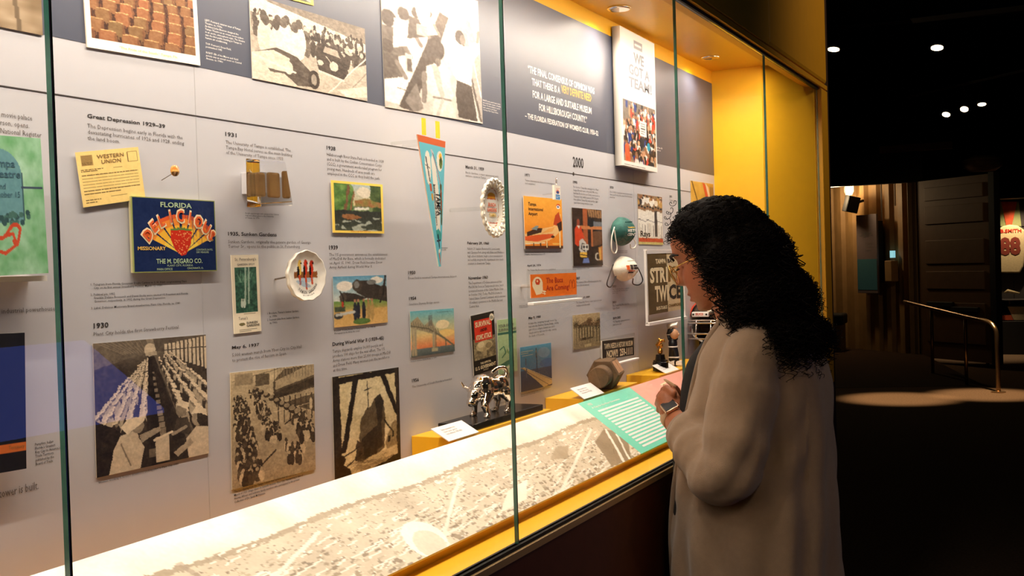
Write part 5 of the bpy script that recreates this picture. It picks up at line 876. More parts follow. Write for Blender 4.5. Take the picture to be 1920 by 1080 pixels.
# ---- plates
cvq = Cv(120, 120, (244, 236, 222)); cvq.grain(2)
for u, v in ((.42, .5), (.5, .58), (.58, .52)): cvq.ell(u, v, .16, .05, (150, 180, 206), .1, .6)
cvq.rect(.2, .42, .82, .54, (150, 92, 50)); cvq.grain(4, (30,))
for u, d in ((.34, -1), (.5, 0), (.66, 0)): R_ = (206, 60, 36) if u > .4 else (240, 196, 90); cvq.ell(u, .36, .055, .14, R_); cvq.ell(u+.01, .24, .05, .055, R_); cvq.ell(u-.03, .42, .03, .13, (40, 34, 34)); cvq.ell(u+.05, .25, .02, .025, (30, 26, 26)); cvq.line([(u, .5), (u+.02, .76 if u == .5 else .66)], .05, (206, 80, 46))
cvq.ell(.44, .66, .2, .05, (120, 160, 200), .3, .5); 
p0 = at_y(577, 517, -.03); prx = at_y(611, 517, -.03)[0]-p0[0]; prz = at_y(577, 470, -.03)[2]-p0[2]
pl = thing('souvenir_plate', 'oval scalloped souvenir dish with parrots on a branch', 'plate', (p0[0], -.03, p0[2]-prz))
dsh = disc('dish', cvq, (p0[0], -.026, p0[2]), prx, prz, lambda r: .0045*max(0, (r-.62)/.38)**1.5, 'printgloss', pl, 96, 30, lambda t: .018*sin(t*13)+.012*sin(t*5))
def arc_text(parent, s, c, R, y, a0, a1, size, mname):
    n = len(s)
    for i, ch in enumerate(s):
        if ch == ' ': continue
        co, F = text_data(ch, .01); co = co-np.array([(co[:, 0].min()+co[:, 0].max())/2, .35, 0]); a = a0+(a1-a0)*i/(n-1); th = a+pi/2
        V = [(c[0]+R[0]*cos(a)+size*(q[0]*cos(th)-q[1]*sin(th)), y, c[2]+R[1]*sin(a)+size*(q[0]*sin(th)+q[1]*cos(th))) for q in co]; new('lettering', (V, F), mname, parent)
arc_text(dsh, 'SUNKEN GARDENS', p0, (prx*.62, prz*.66), -.0272, -pi*.72, -pi*.18, .006, 'ink'); arc_text(dsh, 'FLORIDA', p0, (prx*.74, prz*.82), -.0278, -pi*.58, -pi*.34, .005, 'ink')
new('peg', tube([(p0[0]-prx*.9, -.0005, p0[2]-.004), (p0[0]-prx*.8, -.026, p0[2])], .0014, 6), 'steel', pl)

M['porcelain'] = mat('glazed_porcelain', (240, 230, 212), .2, noise=.01)
g0 = at_y(921, 390, -.09); gr = at_y(921, 336, -.09)[2]-g0[2]
cvg = Cv(90, 120, (244, 236, 220)); cvg.ell(.5, .5, .36, .46, (190, 120, 70)); cvg.ell(.5, .5, .345, .445, (246, 238, 224)); cvg.ell(.5, .26, .2, .13, (240, 176, 50)); cvg.rect(.2, .3, .8, .45, (246, 238, 224)); cvg.rect(.28, .27, .72, .30, (214, 110, 50)); cvg.rect(.3, .22, .7, .235, (214, 110, 50)); cvg.rect(.28, .84, .72, .865, (206, 90, 50))
gp = thing('lattice_plate', 'white lattice-edged souvenir plate standing off the wall', 'plate', (g0[0], -.09, g0[2]-gr))
gd = disc('dish', cvg, (g0[0], -.091, g0[2]), gr*.74, gr*.74, lambda r: .004*max(0, (r-.72)/.28)**1.5, 'printgloss', gp, 72, 24)
for s_, u0, v0, u1, v1, mm in (('BUSCH', -.36, .24, .38, .06, 'orangeink'), ('GARDENS', -.48, .0, .48, -.18, 'orangeink'), ('TAMPA', -.30, -.24, .42, -.42, 'goldink')): text_on('lettering', s_, mm, gd, lambda a, b: np.array([g0[0]+u0*gr*.74+a, -.0918, g0[2]+v0*gr*.74-b]), (u1-u0)*gr*.74, (v0-v1)*gr*.74, .025)
NL = 22; rim = [(g0[0]+(gr*(.965+.03*cos(t*NL)))*cos(t), -.098, g0[2]+gr*(.965+.03*cos(t*NL))*sin(t)) for t in np.linspace(0, 2*pi, NL*8+1)]
new('rim', tube(rim, .0032, 8, False), 'porcelain', gp, smooth=True)
for kk in range(NL):
    t = 2*pi*kk/NL
    for d in (-.10, .10): new('lattice_strut', tube([(g0[0]+gr*.74*cos(t+d), -.0945, g0[2]+gr*.74*sin(t+d)), (g0[0]+gr*.86*cos(t), -.0975, g0[2]+gr*.86*sin(t)), (g0[0]+gr*.96*cos(t), -.098, g0[2]+gr*.96*sin(t))], .0026, 6), 'porcelain', gp, smooth=True)
new('peg', tube([(g0[0], -.0005, g0[2]), (g0[0], -.08, g0[2])], .004, 8), 'acrylic', gp)

# ---- felt pennant
cvn = Cv(56, 220, (112, 200, 214)); cvn.rect(0, 0, 1, .055, (222, 104, 54)); Cm = (246, 238, 220)
for a in range(1): cvn.ell(.24, .24, .13, .13, Cm, .1); cvn.ell(.78, .17, .13, .08, Cm); cvn.poly([(.42, .16), (.52, .1), (.75, .5), (.78, .78), (.35, .72), (.4, .4)], Cm)
cvn.line([(.46, .1), (.78, .34)], .07, (200, 200, 206)); cvn.line([(.5, .12), (.8, .35)], .02, (60, 70, 80)); cvn.line([(.2, .16), (.26, .34)], .05, (90, 90, 96)); cvn.line([(.14, .22), (.32, .24)], .03, (120, 110, 100)); cvn.ell(.82, .18, .07, .05, (110, 130, 60)); cvn.ell(.8, .13, .06, .025, (246, 190, 60)); cvn.ell(.82, .16, .03, .03, (60, 70, 40))
cvn.rect(.22, .36, .32, .42, (200, 90, 50)); cvn.ell(.3, .46, .06, .03, (226, 160, 60)); cvn.line([(.82, .36), (.9, .66)], .1, (90, 90, 50)); cvn.line([(.84, .4), (.86, .55)], .03, (206, 90, 60)); cvn.poly([(.3, .72), (.6, .7), (.9, .74), (.9, .78), (.3, .78)], (70, 170, 160)); cvn.line([(.5, .76), (.6, .84)], .14, (40, 44, 60)); cvn.line([(.3, .8), (.8, .79)], .06, (60, 60, 70)); cvn.line([(.5, .9), (.7, .96)], .18, (226, 100, 60)); cvn.line([(.45, .88), (.75, .87)], .1, (244, 236, 220))
t0, t1, tt = at_y(780, 252, -.07), at_y(832.5, 267, -.07), at_y(823, 500, -.07)
pn = thing('pennant', 'turquoise felt pennant with orange band and two yellow ties', 'pennant', tt)
tw = t1[0]-t0[0]
def pfr(u, v, q=0): return np.array([(t0[0]*(1-v)+(tt[0]-.004)*v)+(tw*(1-v)+.006*v)*u, -.07-q, t0[2]*(1-v)+tt[2]*v+(-.004*(u))*(1-v)])
I = np.arange(56*220).reshape(220, 56); V = [pfr(u, v, .003) for v in np.linspace(0, 1, 220) for u in np.linspace(0, 1, 56)]; n = len(V)
V += [pfr(u, v, 0) for u, v in ((0, 0), (1, 0), (1, 1), (0, 1))]; F = np.stack([I[:-1, :-1], I[1:, :-1], I[1:, 1:], I[:-1, 1:]], -1).reshape(-1, 4).tolist()+[[int(q) for q in I[0]]+[n+1, n], [int(q) for q in I[:, -1]]+[n+2, n+1], [int(q) for q in I[-1, ::-1]]+[n+3, n+2], [int(q) for q in I[::-1, 0]]+[n, n+3], [n, n+1, n+2, n+3]]
o = new('felt', (V, F), 'print', pn); set_cols(o.data, np.vstack([cvn.a.reshape(-1, 3), np.tile((230, 220, 200), (4, 1))]))
ph = t0[2]-tt[2]
for s_, uu, v0, v1, hh in (('TAMPA', .66, .42, .60, .017), ('International Airport', .44, .36, .68, .011)):
    co, F = text_data(s_, .01); lo, hi = co.min(0), co.max(0)
    new('lettering', ([pfr(uu+(1-(v0+v1)/2*0)*((q[1]-lo[1])/(hi[1]-lo[1])-.5)*hh/(tw*(1-v0)), v0+(v1-v0)*(q[0]-lo[0])/(hi[0]-lo[0]), .0034) for q in co], F), 'ink', o)
M['yellowfelt'] = mat('yellow_felt', (250, 214, 50), .9, noise=.05, nscale=200)
for a, b_ in ((789.5, 221), (815.5, 227)): q0 = at_y(a, b_, -.07); q1 = at_y(a+7.5, b_+33, -.07); new('tie', box((q0[0], -.0725, q1[2]), (q1[0], -.0705, q0[2])), 'yellowfelt', pn)
for xx in (.3, .7): q = pfr(xx, .03); new('standoff', tube([(q[0], -.0005, q[2]), (q[0], -.0695, q[2])], .003, 8), 'acrylic', pn)

# ---- face masks on the wall
def face_mask(name, label, c, r, depth, m, strap, loops, Y=-.012):
    c = at_y(*c, Y); o = thing(name, label, 'mask', (c[0], Y, c[2]-r[1])); R3 = (r[0], depth, r[1])
    V, F = ell((0, 0, 0), (1, 1, 1), 40, 24); V = _np(V); V = V[:, [0, 2, 1]]; sg = np.sign(V[:, 0])*np.abs(V[:, 0])**.9
    V = np.stack([sg*R3[0]*(1-.10*np.abs(V[:, 2])), np.minimum(V[:, 1], .1)*R3[1]*(1+.25*np.exp(-(V[:, 0]/.16)**2)), V[:, 2]*R3[2]*(1+.12*np.exp(-(V[:, 0]/.25)**2))], 1)
    new('shell', (V+np.array([c[0], Y, c[2]]), F), m, o, smooth=True)
    for P in loops: new('ear_loop', tube(cbez([at_y(x, y, Y-.008) for x, y in P], 8), .0017, 6), strap, o, smooth=True)
    def surf(a, b, e=.0008):
        vx, vz = a/R3[0], b/R3[2]
        for _ in range(6): vx = (abs(a)/(R3[0]*(1-.10*abs(vz))))**(1/.9); vz = b/(R3[2]*(1+.12*math.exp(-(vx/.25)**2)))
        return np.array([c[0]+a, Y-sqrt(max(0.0, 1-vx*vx-vz*vz))*R3[1]*(1+.25*math.exp(-(vx/.16)**2))-e, c[2]+b])
    new('nose_wire', tube([surf(a*R3[0], R3[2]*(.72-.25*a*a)) for a in np.linspace(-.35, .35, 9)], .0012, 6), m, o)
    return o, surf, R3
M['tealcloth'] = mat('dark_teal_cloth', (44, 92, 84), .8, noise=.45, nscale=45, bump=.2); M['whitecloth'] = mat('white_mask_fabric', (238, 228, 210), .8, noise=.04, bump=.3, bscale=300); M['elastic'] = mat('white_elastic', (236, 226, 210), .7)
mrx = (at_y(1191, 440, -.012)[0]-at_y(1149, 440, -.012)[0])/2; mrz = (at_y(1168, 410, -.012)[2]-at_y(1168, 459, -.012)[2])/2
o, sf, R3 = face_mask('cloth_mask', 'dark teal cloth face mask with white lettering', (1163, 434), (mrx*.74, mrz*.98), .034, 'tealcloth', 'elastic', [[(1152, 426), (1147, 445), (1147, 468), (1153, 475), (1157, 466), (1154, 445), (1152, 432)], [(1187, 446), (1192, 456), (1190, 464), (1183, 465), (1182, 458)]])
for s_, a0, b0, a1, b1 in (('HISTORY', -.42, .14, .32, -.08), ('CENTER', -.42, -.16, .25, -.38), ('TAMPA BAY', -.4, .32, .20, .22)): text_on('lettering', s_, 'white' if s_ != 'TAMPA BAY' else 'goldink', o, lambda a, b: sf(a0*R3[0]+a, b0*R3[2]-b), (a1-a0)*R3[0], (b0-b1)*R3[2], .03)
mrx = (at_y(1194, 510, -.012)[0]-at_y(1151, 510, -.012)[0])/2; mrz = (at_y(1168, 484, -.012)[2]-at_y(1168, 526, -.012)[2])/2
o, sf, R3 = face_mask('dust_mask', 'white moulded face mask with black straps', (1167, 504), (mrx*.72, mrz*1.0), .034, 'whitecloth', 'blackmatte', [[(1150, 496), (1143, 515), (1138, 533), (1145, 538), (1153, 524), (1155, 518)], [(1191, 494), (1199, 508), (1205, 525), (1198, 534), (1187, 532), (1187, 522)]])
bx2 = lambda a0, b0, a1, b1: ([sf(a*R3[0], b*R3[2], e) for e in (.0004, .0012) for a, b in ((a0, b0), (a1, b0), (a1, b1), (a0, b1))], [(0, 1, 2, 3), (7, 6, 5, 4), (0, 4, 5, 1), (1, 5, 6, 2), (2, 6, 7, 3), (3, 7, 4, 0)])
for k_ in range(4): new('emblem', bx2(-.38+.19*(k_ % 2), .34-.22*(k_//2), -.22+.19*(k_ % 2), .16-.22*(k_//2)), 'ink', o)
new('emblem', bx2(-.62, .3, -.43, -.1), 'orangeink', o); new('emblem', bx2(-.5, -.16, .04, -.24), 'orangeink', o); new('emblem', bx2(-.5, -.28, .08, -.4), 'ink', o)
# ================================================================== THE VISITOR
PX = 2.20
pers = thing('person', 'visitor with dark curly hair in taupe cardigan looking down into the case', 'person', (PX, -.49, 0))
ph_ = 24*pi/180; HF = np.array([0, cos(ph_), -sin(ph_)]); HU = np.array([0, sin(ph_), cos(ph_)]); HX = np.array([1.0, 0, 0])
HC = np.array([PX, -.4375, 1.512]); HS = .93
def hl(x, f, u): return HC+(HX*x+HF*f+HU*u)*HS
# --- head as stacked sections with nose, brow, lips, chin and eye sockets
tab = np.array([(-.108,.040,.006,.012),(-.104,.066,-.002,.024),(-.096,.080,-.012,.034),(-.08,.085,-.032,.045),(-.06,.088,-.055,.053),(-.04,.087,-.072,.059),(-.02,.083,-.083,.064),(0,.078,-.090,.068),(.02,.079,-.094,.071),(.04,.083,-.097,.073),(.06,.080,-.096,.071),(.08,.067,-.087,.062),(.095,.047,-.068,.046),(.104,.022,-.04,.026),(.107,.004,-.022,.010)])
rings = []
for u in np.linspace(-.108, .107, 74):
    ff, fb, hw = (np.interp(u, tab[:, 0], tab[:, k]) for k in (1, 2, 3)); cm, cr = (ff+fb)/2, (ff-fb)/2; ring = []
    for t in np.linspace(0, 2*pi, 72, endpoint=False):
        c, s = cos(t), sin(t); x = hw*np.sign(s)*abs(s)**.85; f = cm+cr*np.sign(c)*abs(c)**.85
        if c > 0:
            G_ = lambda x0, w: math.exp(-((abs(x)-x0)/w)**2); g = lambda u0, w: math.exp(-((u-u0)/w)**2)
            nz = np.interp(u, [-.036, -.030, -.022, -.006, .010, .024, .034], [0, .014, .028, .021, .011, .005, 0]); nw = np.interp(u, [-.036, -.022, .0, .03], [.016, .0150, .0095, .010])
            f += nz*math.exp(-(x/nw)**2)*c+.0085*g(-.0535, .0055)*G_(0, .018)+.0095*g(-.0675, .0055)*G_(0, .017)-.005*g(-.0605, .0025)*G_(0, .020)-.005*g(-.079, .005)*G_(0, .016)-.003*g(-.042, .005)*G_(0, .014)
            f += .006*g(-.094, .010)*G_(0, .018)+.004*g(.030, .009)*G_(.025, .022)-.010*g(.010, .011)*G_(.032, .016)+.0055*g(.006, .007)*G_(.032, .011)+.004*g(-.025, .016)*G_(.042, .018)
        ring.append(hl(x, f, u))
    rings.append(ring)
head = loft(rings)
body = [head]
nk = [np.array([PX, -.505, 1.335]), np.array([PX, -.487, 1.40]), np.array([PX, -.462, 1.462])]
body.append(sphere_tube(nk, [.062, .053, .05], 16))
def sup(cx, y0, y1, hw, z, n=40, p=.8): return [(cx+hw*np.sign(cos(t))*abs(cos(t))**p, (y0+y1)/2+(y1-y0)/2*np.sign(sin(t))*abs(sin(t))**p, z) for t in np.linspace(0, 2*pi, n, endpoint=False)]
body.append(loft([sup(PX, -.60, -.385, .12, .84), sup(PX, -.60, -.385, .11, 1.0), sup(PX, -.59, -.40, .10, 1.2), sup(PX, -.58, -.42, .10, 1.30), sup(PX, -.55, -.45, .07, 1.35), sup(PX, -.53, -.46, .05, 1.385)]))
WL, WR = at_x(1265, 784, 2.155), at_x(1274, 770, 2.262)
SL, SR = np.array([2.065, -.540, 1.315]), np.array([2.335, -.540, 1.315]); EL, ER = np.array([2.005, -.490, 1.120]), np.array([2.395, -.48, 1.125])
body.append(sphere_tube([SL+np.array([.035, 0, -.01]), (SL+EL)/2+np.array([.006, 0, 0]), EL], [.042, .041, .037], 14)); body.append(sphere_tube([EL, EL*.55+WL*.45, WL], [.038, .036, .0255], 14)); body.append(sphere_tube([SR+np.array([-.035, 0, -.01]), (SR+ER)/2+np.array([-.006, 0, 0]), ER], [.042, .041, .037], 14)); body.append(sphere_tube([ER, ER*.55+WR*.45, WR], [.038, .036, .025], 14))
# left hand clasped over the right
def J(x, y, X): return at_x(x, y, X)
pal = [WL, J(1259, 768, 2.160), J(1252, 752, 2.168)]
body.append(sphere_tube(pal, [.0245, .026, .024], 14)); body.append(sphere_tube([J(1257, 765, 2.172), J(1248, 747, 2.182)], [.021, .020], 12))
FL = [[(1262, 738, 2.156), (1250, 728, 2.164), (1244, 731, 2.188), (1248, 738, 2.206)], [(1254, 745, 2.162), (1240, 739, 2.170), (1236, 744, 2.196), (1242, 750, 2.212)], [(1249, 755, 2.168), (1235, 751, 2.176), (1233, 757, 2.202), (1239, 762, 2.216)], [(1247, 765, 2.172), (1236, 763, 2.182), (1235, 769, 2.204), (1240, 772, 2.214)]]
for k, f in enumerate(FL): r = (.0076, .0078, .0074, .0066)[k]; body.append(sphere_tube([J(*q) for q in f], [r*1.08, r, r*.92, r*.8], 10))
body.append(sphere_tube([J(1264, 766, 2.163), J(1266, 748, 2.172), J(1262, 737, 2.186), J(1255, 733, 2.198)], [.0135, .0115, .0098, .0080], 10))
# right hand below it, two fingers reaching out
body.append(sphere_tube([WR, J(1268, 758, 2.24), J(1260, 746, 2.222)], [.024, .025, .022], 14))
FR = [[(1270, 742, 2.226), (1269, 732, 2.214), (1266, 727, 2.206), (1263, 724, 2.202)], [(1264, 745, 2.224), (1262, 736, 2.214), (1259, 732, 2.206), (1256, 730, 2.202)], [(1254, 750, 2.222), (1246, 741, 2.226), (1242, 740, 2.228), (1240, 739, 2.229)], [(1250, 756, 2.222), (1242, 752, 2.228), (1240, 756, 2.232), (1243, 760, 2.232)]]
for k, f in enumerate(FR): r = (.0078, .0078, .0076, .0070)[k]; body.append(sphere_tube([J(*q) for q in f], [r*1.05, r, r*.85, r*.68], 10))
body.append(sphere_tube([J(1271, 752, 2.228), J(1270, 738, 2.214), J(1264, 729, 2.204)], [.012, .010, .0078], 10))
bm_ = remesh(join(*body), .0022, 1, .4)
M['skin'] = print_mat('warm_brown_skin', .48); sk = M['skin'].node_tree.nodes['Principled BSDF']; sk.inputs['Subsurface Weight'].default_value = .12; sk.inputs['Subsurface Radius'].default_value = (.010, .004, .002); sk.inputs['Subsurface Scale'].default_value = 1.0
co = np.empty(len(bm_.vertices)*3); bm_.vertices.foreach_get('co', co); co = co.reshape(-1, 3)
L_ = np.stack([(co-HC)@HX, (co-HC)@HF, (co-HC)@HU], 1)/HS; cols = np.tile(np.array((166, 102, 70.)), (len(co), 1)); cols += rng.normal(0, 2, (len(co), 1))
lip = np.exp(-((L_[:, 2]+.0605)/.009)**4)*np.exp(-(L_[:, 0]/.021)**4)*(L_[:, 1] > .07); cols = cols*(1-lip[:, None]*.75)+np.array((140, 66, 56))*lip[:, None]*.75
chk = np.exp(-((L_[:, 2]+.025)/.03)**2)*np.exp(-((np.abs(L_[:, 0])-.045)/.025)**2)*(L_[:, 1] > .03); cols = cols*(1-chk[:, None]*.3)+np.array((178, 92, 64))*chk[:, None]*.3
set_cols(bm_, cols); bo = adopt('body', bm_, 'skin', pers)
M['brow'] = mat('dark_brow_hair', (26, 18, 14), .7); M['eyewhite'] = mat('eye_white', (226, 214, 202), .2); M['nail'] = mat('long_pale_nails', (232, 190, 150), .2, noise=.02)
for sx in (1, -1):
    new('eyebrow', tube(cbez([hl(sx*.014, .0875, .027), hl(sx*.032, .0850, .034), hl(sx*.050, .0735, .033), hl(sx*.060, .060, .027)], 6), [.0026]*5+[.0034]*9+[.0018]*5, 6), 'brow', bo, smooth=True)
    new('eyelid', ell(hl(sx*.031, .0655, .004), (.0100, .0075, .006), 14, 10), 'skin', bo, smooth=True)
    new('eyelash', tube(cbez([hl(sx*.019, .0815, .004), hl(sx*.031, .0855, .002), hl(sx*.044, .077, .003)], 5), .0011, 5), 'brow', bo)
    new('ear', ell(hl(sx*.073, -.012, -.004), (.010, .018, .030), 12, 8, Matrix.Rotation(-ph_, 3, 'X')), 'skin', bo, smooth=True)
for a, b in (((1262, 723, 2.201), (1246, 711.5, 2.194)), ((1255, 729, 2.201), (1244, 721.5, 2.196)), ((1240, 739, 2.229), (1234, 737.5, 2.229))):
    P, Q = J(*a), J(*b); new('fingernail', tube([P-(Q-P)*.3, P, P*.4+Q*.6, Q, Q+(Q-P)*.08], [.0046, .0044, .0036, .0022, .0006], 8), 'nail', bo, smooth=True)
for o_ in [q for q in bo.children if q.name.startswith(('ear', 'eyelid'))]: set_cols(o_.data, np.tile(np.array((160, 98, 68.)), (len(o_.data.vertices), 1)))

# --- black top and trousers
M['blacktop'] = mat('black_jersey_knit', (20, 18, 18), .85, noise=.1, bump=.2, bscale=400); M['knit'] = mat('taupe_fine_knit', (146, 121, 98), .92, noise=.05, nscale=90, bump=.35, bscale=900, sheen=.25); M['rib'] = mat('taupe_rib_edge', (136, 112, 90), .92, noise=.05, nscale=90, bump=.4, bscale=700, sheen=.2)
tz = np.array([(.74, -.615, -.350, .140), (.90, -.620, -.336, .135), (1.02, -.620, -.338, .125), (1.16, -.61, -.348, .110), (1.25, -.60, -.364, .105), (1.30, -.59, -.383, .10), (1.345, -.565, -.415, .08), (1.372, -.545, -.440, .06)])
zz = np.linspace(.74, 1.372, 40); rg = [sup(PX, np.interp(z, tz[:, 0], tz[:, 1]), np.interp(z, tz[:, 0], tz[:, 2])+.003*sin(z*40), np.interp(z, tz[:, 0], tz[:, 3]), z, 48, .85) for z in zz]
new('top', loft(rg), 'blacktop', pers, smooth=True)
def leg_(sx): return loft([sup(PX+sx*.075, -.60, -.40, .085, .80, 24, .9), sup(PX+sx*.085, -.585, -.42, .08, .55, 24, .9), sup(PX+sx*.088, -.56, -.44, .06, .3, 24, .9), sup(PX+sx*.09, -.555, -.445, .055, .06, 24, .9)])
tr = remesh(join(leg_(1), leg_(-1), loft([sup(PX, -.62, -.375, .155, .76), sup(PX, -.62, -.37, .155, .95)])), .008, 3); adopt('trousers', tr, 'blacktop', pers)
for sx in (1, -1): adopt('shoe', remesh(join(ell((PX+sx*.09, -.43, .035), (.042, .10, .035)), ell((PX+sx*.09, -.53, .045), (.04, .05, .045)), box((PX+sx*.09-.035, -.56, 0), (PX+sx*.09+.035, -.36, .02))), .006, 3), 'blackmatte', pers)

# --- open cardigan: C-shaped sections, closed thickness, plus sleeves
cz = np.array([(.62, -.675, -.350, .205), (.80, -.670, -.345, .196), (.95, -.662, -.345, .180), (1.05, -.660, -.350, .165), (1.15, -.658, -.362, .155), (1.22, -.656, -.382, .153), (1.25, -.655, -.390, .152), (1.31, -.642, -.410, .152), (1.35, -.622, -.43, .142), (1.375, -.600, -.448, .12), (1.392, -.575, -.46, .092), (1.402, -.555, -.475, .070)])
def sect(z, inset):
    y0, y1, hw = (np.interp(z, cz[:, 0], cz[:, k]) for k in (1, 2, 3)); gap = np.interp(z, [.62, 1.0, 1.2, 1.36, 1.41], [.34, .38, .50, .62, .7]); P = []
    for t in np.linspace(gap, 2*pi-gap, 97):       # angle measured from the front (+y)
        c, s = cos(t), sin(t); fold = (.008*np.interp(z, [.62, 1.1, 1.3], [1.3, .6, .0]))*sin(t*13+z*5)+.004*np.interp(z, [.62, 1.2, 1.35], [1, 1, 0])*sin(t*7-z*9)
        k = 1-inset/.2+fold/.2; P.append((PX+hw*k*np.sign(s)*abs(s)**.82, (y0+y1)/2+(y1-y0)/2*k*np.sign(c)*abs(c)**.82, z))
    return P
rings = [sect(z, 0)+sect(z, .012)[::-1] for z in np.linspace(.62, 1.402, 70)]
car = [loft(rings)]
def sleeve(S, E, Wr, sx):
    T0_ = E+(Wr-E)*.62; P = cbez([S+np.array([.010*sx, .0, .012]), S*.62+E*.38+np.array([sx*.006, -.004, 0]), E+np.array([sx*.004, -.012, -.012]), E*.55+Wr*.45+np.array([0, 0, -.006]), T0_], 16); n = len(P); a = np.linspace(0, 1, n)
    r = np.interp(a, [0, .12, .25, .5, .62, .8, .95, 1], [.050, .060, .064, .058, .056, .050, .046, .044]); r = r+.0028*np.sin(a*70)*np.interp(a, [0, .35, .5, 1], [0, .3, 1, .9])+.002*np.sin(a*37)
    return sphere_tube(P[::1], r, 20)
car += [sleeve(SL, EL, WL, 1), sleeve(SR, ER, WR, -1)]
cm_ = remesh(join(*car), .0045, 5)
co = np.empty(len(cm_.vertices)*3); cm_.vertices.foreach_get('co', co); co = co.reshape(-1, 3); no = np.empty(len(co)*3); cm_.vertices.foreach_get('normal', no); no = no.reshape(-1, 3)
d = .0030*np.sin(co[:, 2]*55+co[:, 1]*70+2*np.sin(co[:, 0]*40))*np.exp(-((co[:, 2]-1.14)/.10)**2)*(np.abs(co[:, 0]-PX) > .10)+.0020*np.sin(co[:, 1]*60-co[:, 2]*38+co[:, 0]*25)
cm_.vertices.foreach_set('co', (co+no*d[:, None]).ravel()); cg = adopt('cardigan', cm_, 'knit', pers)
for sx, Wr, E in ((1, WL, EL), (-1, WR, ER)):
    a = E+(Wr-E)*.60; b = E+(Wr-E)*.70; new('cuff', tube([a, a+(b-a)*.1, b, b], [.044, .0465, .0455, .036], 24), 'rib', cg, smooth=True)
sm = [SL+np.array([-.055, y, z]) for y, z in ((.045, .055), (.0, .068), (-.05, .055))]
for sg in (1, -1):
    P = []
    for z in np.linspace(.625, 1.39, 40):
        q = np.array(sect(z, .004)[0 if sg > 0 else -1]); P.append(q)
    new('front_band', tube(P, .0075, 8), 'rib', cg, smooth=True)
new('collar', tube(cbez([np.array(sect(1.39, .004)[0]), (PX+.07, -.50, 1.408), (PX+.045, -.548, 1.415), (PX, -.562, 1.418), (PX-.045, -.548, 1.415), (PX-.07, -.50, 1.408), np.array(sect(1.39, .004)[-1])], 6), .0085, 8), 'rib', cg, smooth=True)

# --- watch on the left wrist
ax = (pal[1]-EL)/np.linalg.norm(pal[1]-EL); wc = WL+ax*.0; out = CAM-wc; out -= ax*(out@ax); out /= np.linalg.norm(out); up_ = np.cross(ax, out); out = out*.97+up_*(.24 if up_[2] > 0 else -.24); out /= np.linalg.norm(out); sd_ = np.cross(out, ax)
wch = thing('smart_watch', 'dark square smart watch with tan strap on the wrist', 'watch', wc)
new('strap', loft([[wc+ax*u+(out*cos(t)+sd_*sin(t))*r for t in np.linspace(0, 2*pi, 28, endpoint=False)] for u, r in ((-.010, .0262), (-.010, .0275), (.010, .0275), (.010, .0262), (-.010, .0262))], cap=False), mat('tan_strap', (190, 158, 128), .6), wch, smooth=True)
def wbox(c, a, b, h): return ([c+ax*(sa*a)+sd_*(sb*b)+out*(hh) for hh in (0, h) for sa, sb in ((-1, -1), (1, -1), (1, 1), (-1, 1))], [(0, 3, 2, 1), (4, 5, 6, 7), (0, 1, 5, 4), (1, 2, 6, 5), (2, 3, 7, 6), (3, 0, 4, 7)])
cs = new('case', wbox(wc+out*.0265, .0165, .0155, .0085), mat('rose_gold', (206, 168, 140), .25, .9), wch, bevel=.003); new('screen', wbox(wc+out*.0352, .0145, .0135, .0010), 'blackgloss', cs, bevel=.001)

# --- eyeglasses
gl = thing('eyeglasses', 'thin gold-rimmed eyeglasses worn by the visitor', 'eyeglasses', hl(0, .098, .0))
M['goldwire'] = mat('gold_wire', (214, 168, 96), .25, 1.0, noise=.02)
for sx in (1, -1):
    new('rim', tube([hl(sx*(.034+.027*cos(a)), .0965-.006*abs(cos(a))*(1 if cos(a) > 0 else 0), -.004+.023*sin(a)) for a in np.linspace(0, 2*pi, 29)], .0011, 6, False), 'goldwire', gl, smooth=True)
    n = 24; new('lens', ([hl(sx*(.034+.0262*cos(a)), .0965-.006*abs(cos(a))*(1 if cos(a) > 0 else 0)+e, -.004+.0222*sin(a)) for e in (-.0006, .0006) for a in np.linspace(0, 2*pi, n, endpoint=False)], [tuple(range(n))[::-1], tuple(range(n, 2*n))]+[(i, (i+1) % n, (i+1) % n+n, i+n) for i in range(n)]), 'acrylic', gl)
    new('temple', tube([hl(sx*.0615, .090, .004), hl(sx*.072, .06, .005), hl(sx*.0765, -.005, .004), hl(sx*.0745, -.022, -.012)], .0013, 6), 'goldwire', gl, smooth=True)
new('bridge', tube([hl(-.008, .0985, .004), hl(0, .104, .008), hl(.008, .0985, .004)], .0011, 6), 'goldwire', gl)

# --- curly hair
M['hair'] = mat('dark_brown_curls', (15, 10, 8), .75, noise=.3, nscale=80, spec=.12)
vol = [((0, -.447, 1.562), (.097, .098, .070)), ((0, -.495, 1.50), (.112, .088, .10)), ((0, -.535, 1.425), (.130, .082, .085)), ((-.055, -.585, 1.355), (.085, .045, .050)), ((.055, -.585, 1.355), (.085, .045, .050)), ((-.088, -.470, 1.47), (.030, .050, .085)), ((.088, -.470, 1.47), (.030, .050, .085)), ((-.092, -.475, 1.40), (.030, .040, .05)), ((.092, -.475, 1.40), (.030, .040, .05))]
hm = remesh(join(*[ell((PX+c[0], c[1], c[2]), r, 24, 16) for c, r in vol]), .006, 3)
co = np.empty(len(hm.vertices)*3); hm.vertices.foreach_get('co', co); co = co.reshape(-1, 3); no = np.empty(len(co)*3); hm.vertices.foreach_get('normal', no); no = no.reshape(-1, 3)
Lh = np.stack([(co-HC)@HX, (co-HC)@HF, (co-HC)@HU], 1)/HS
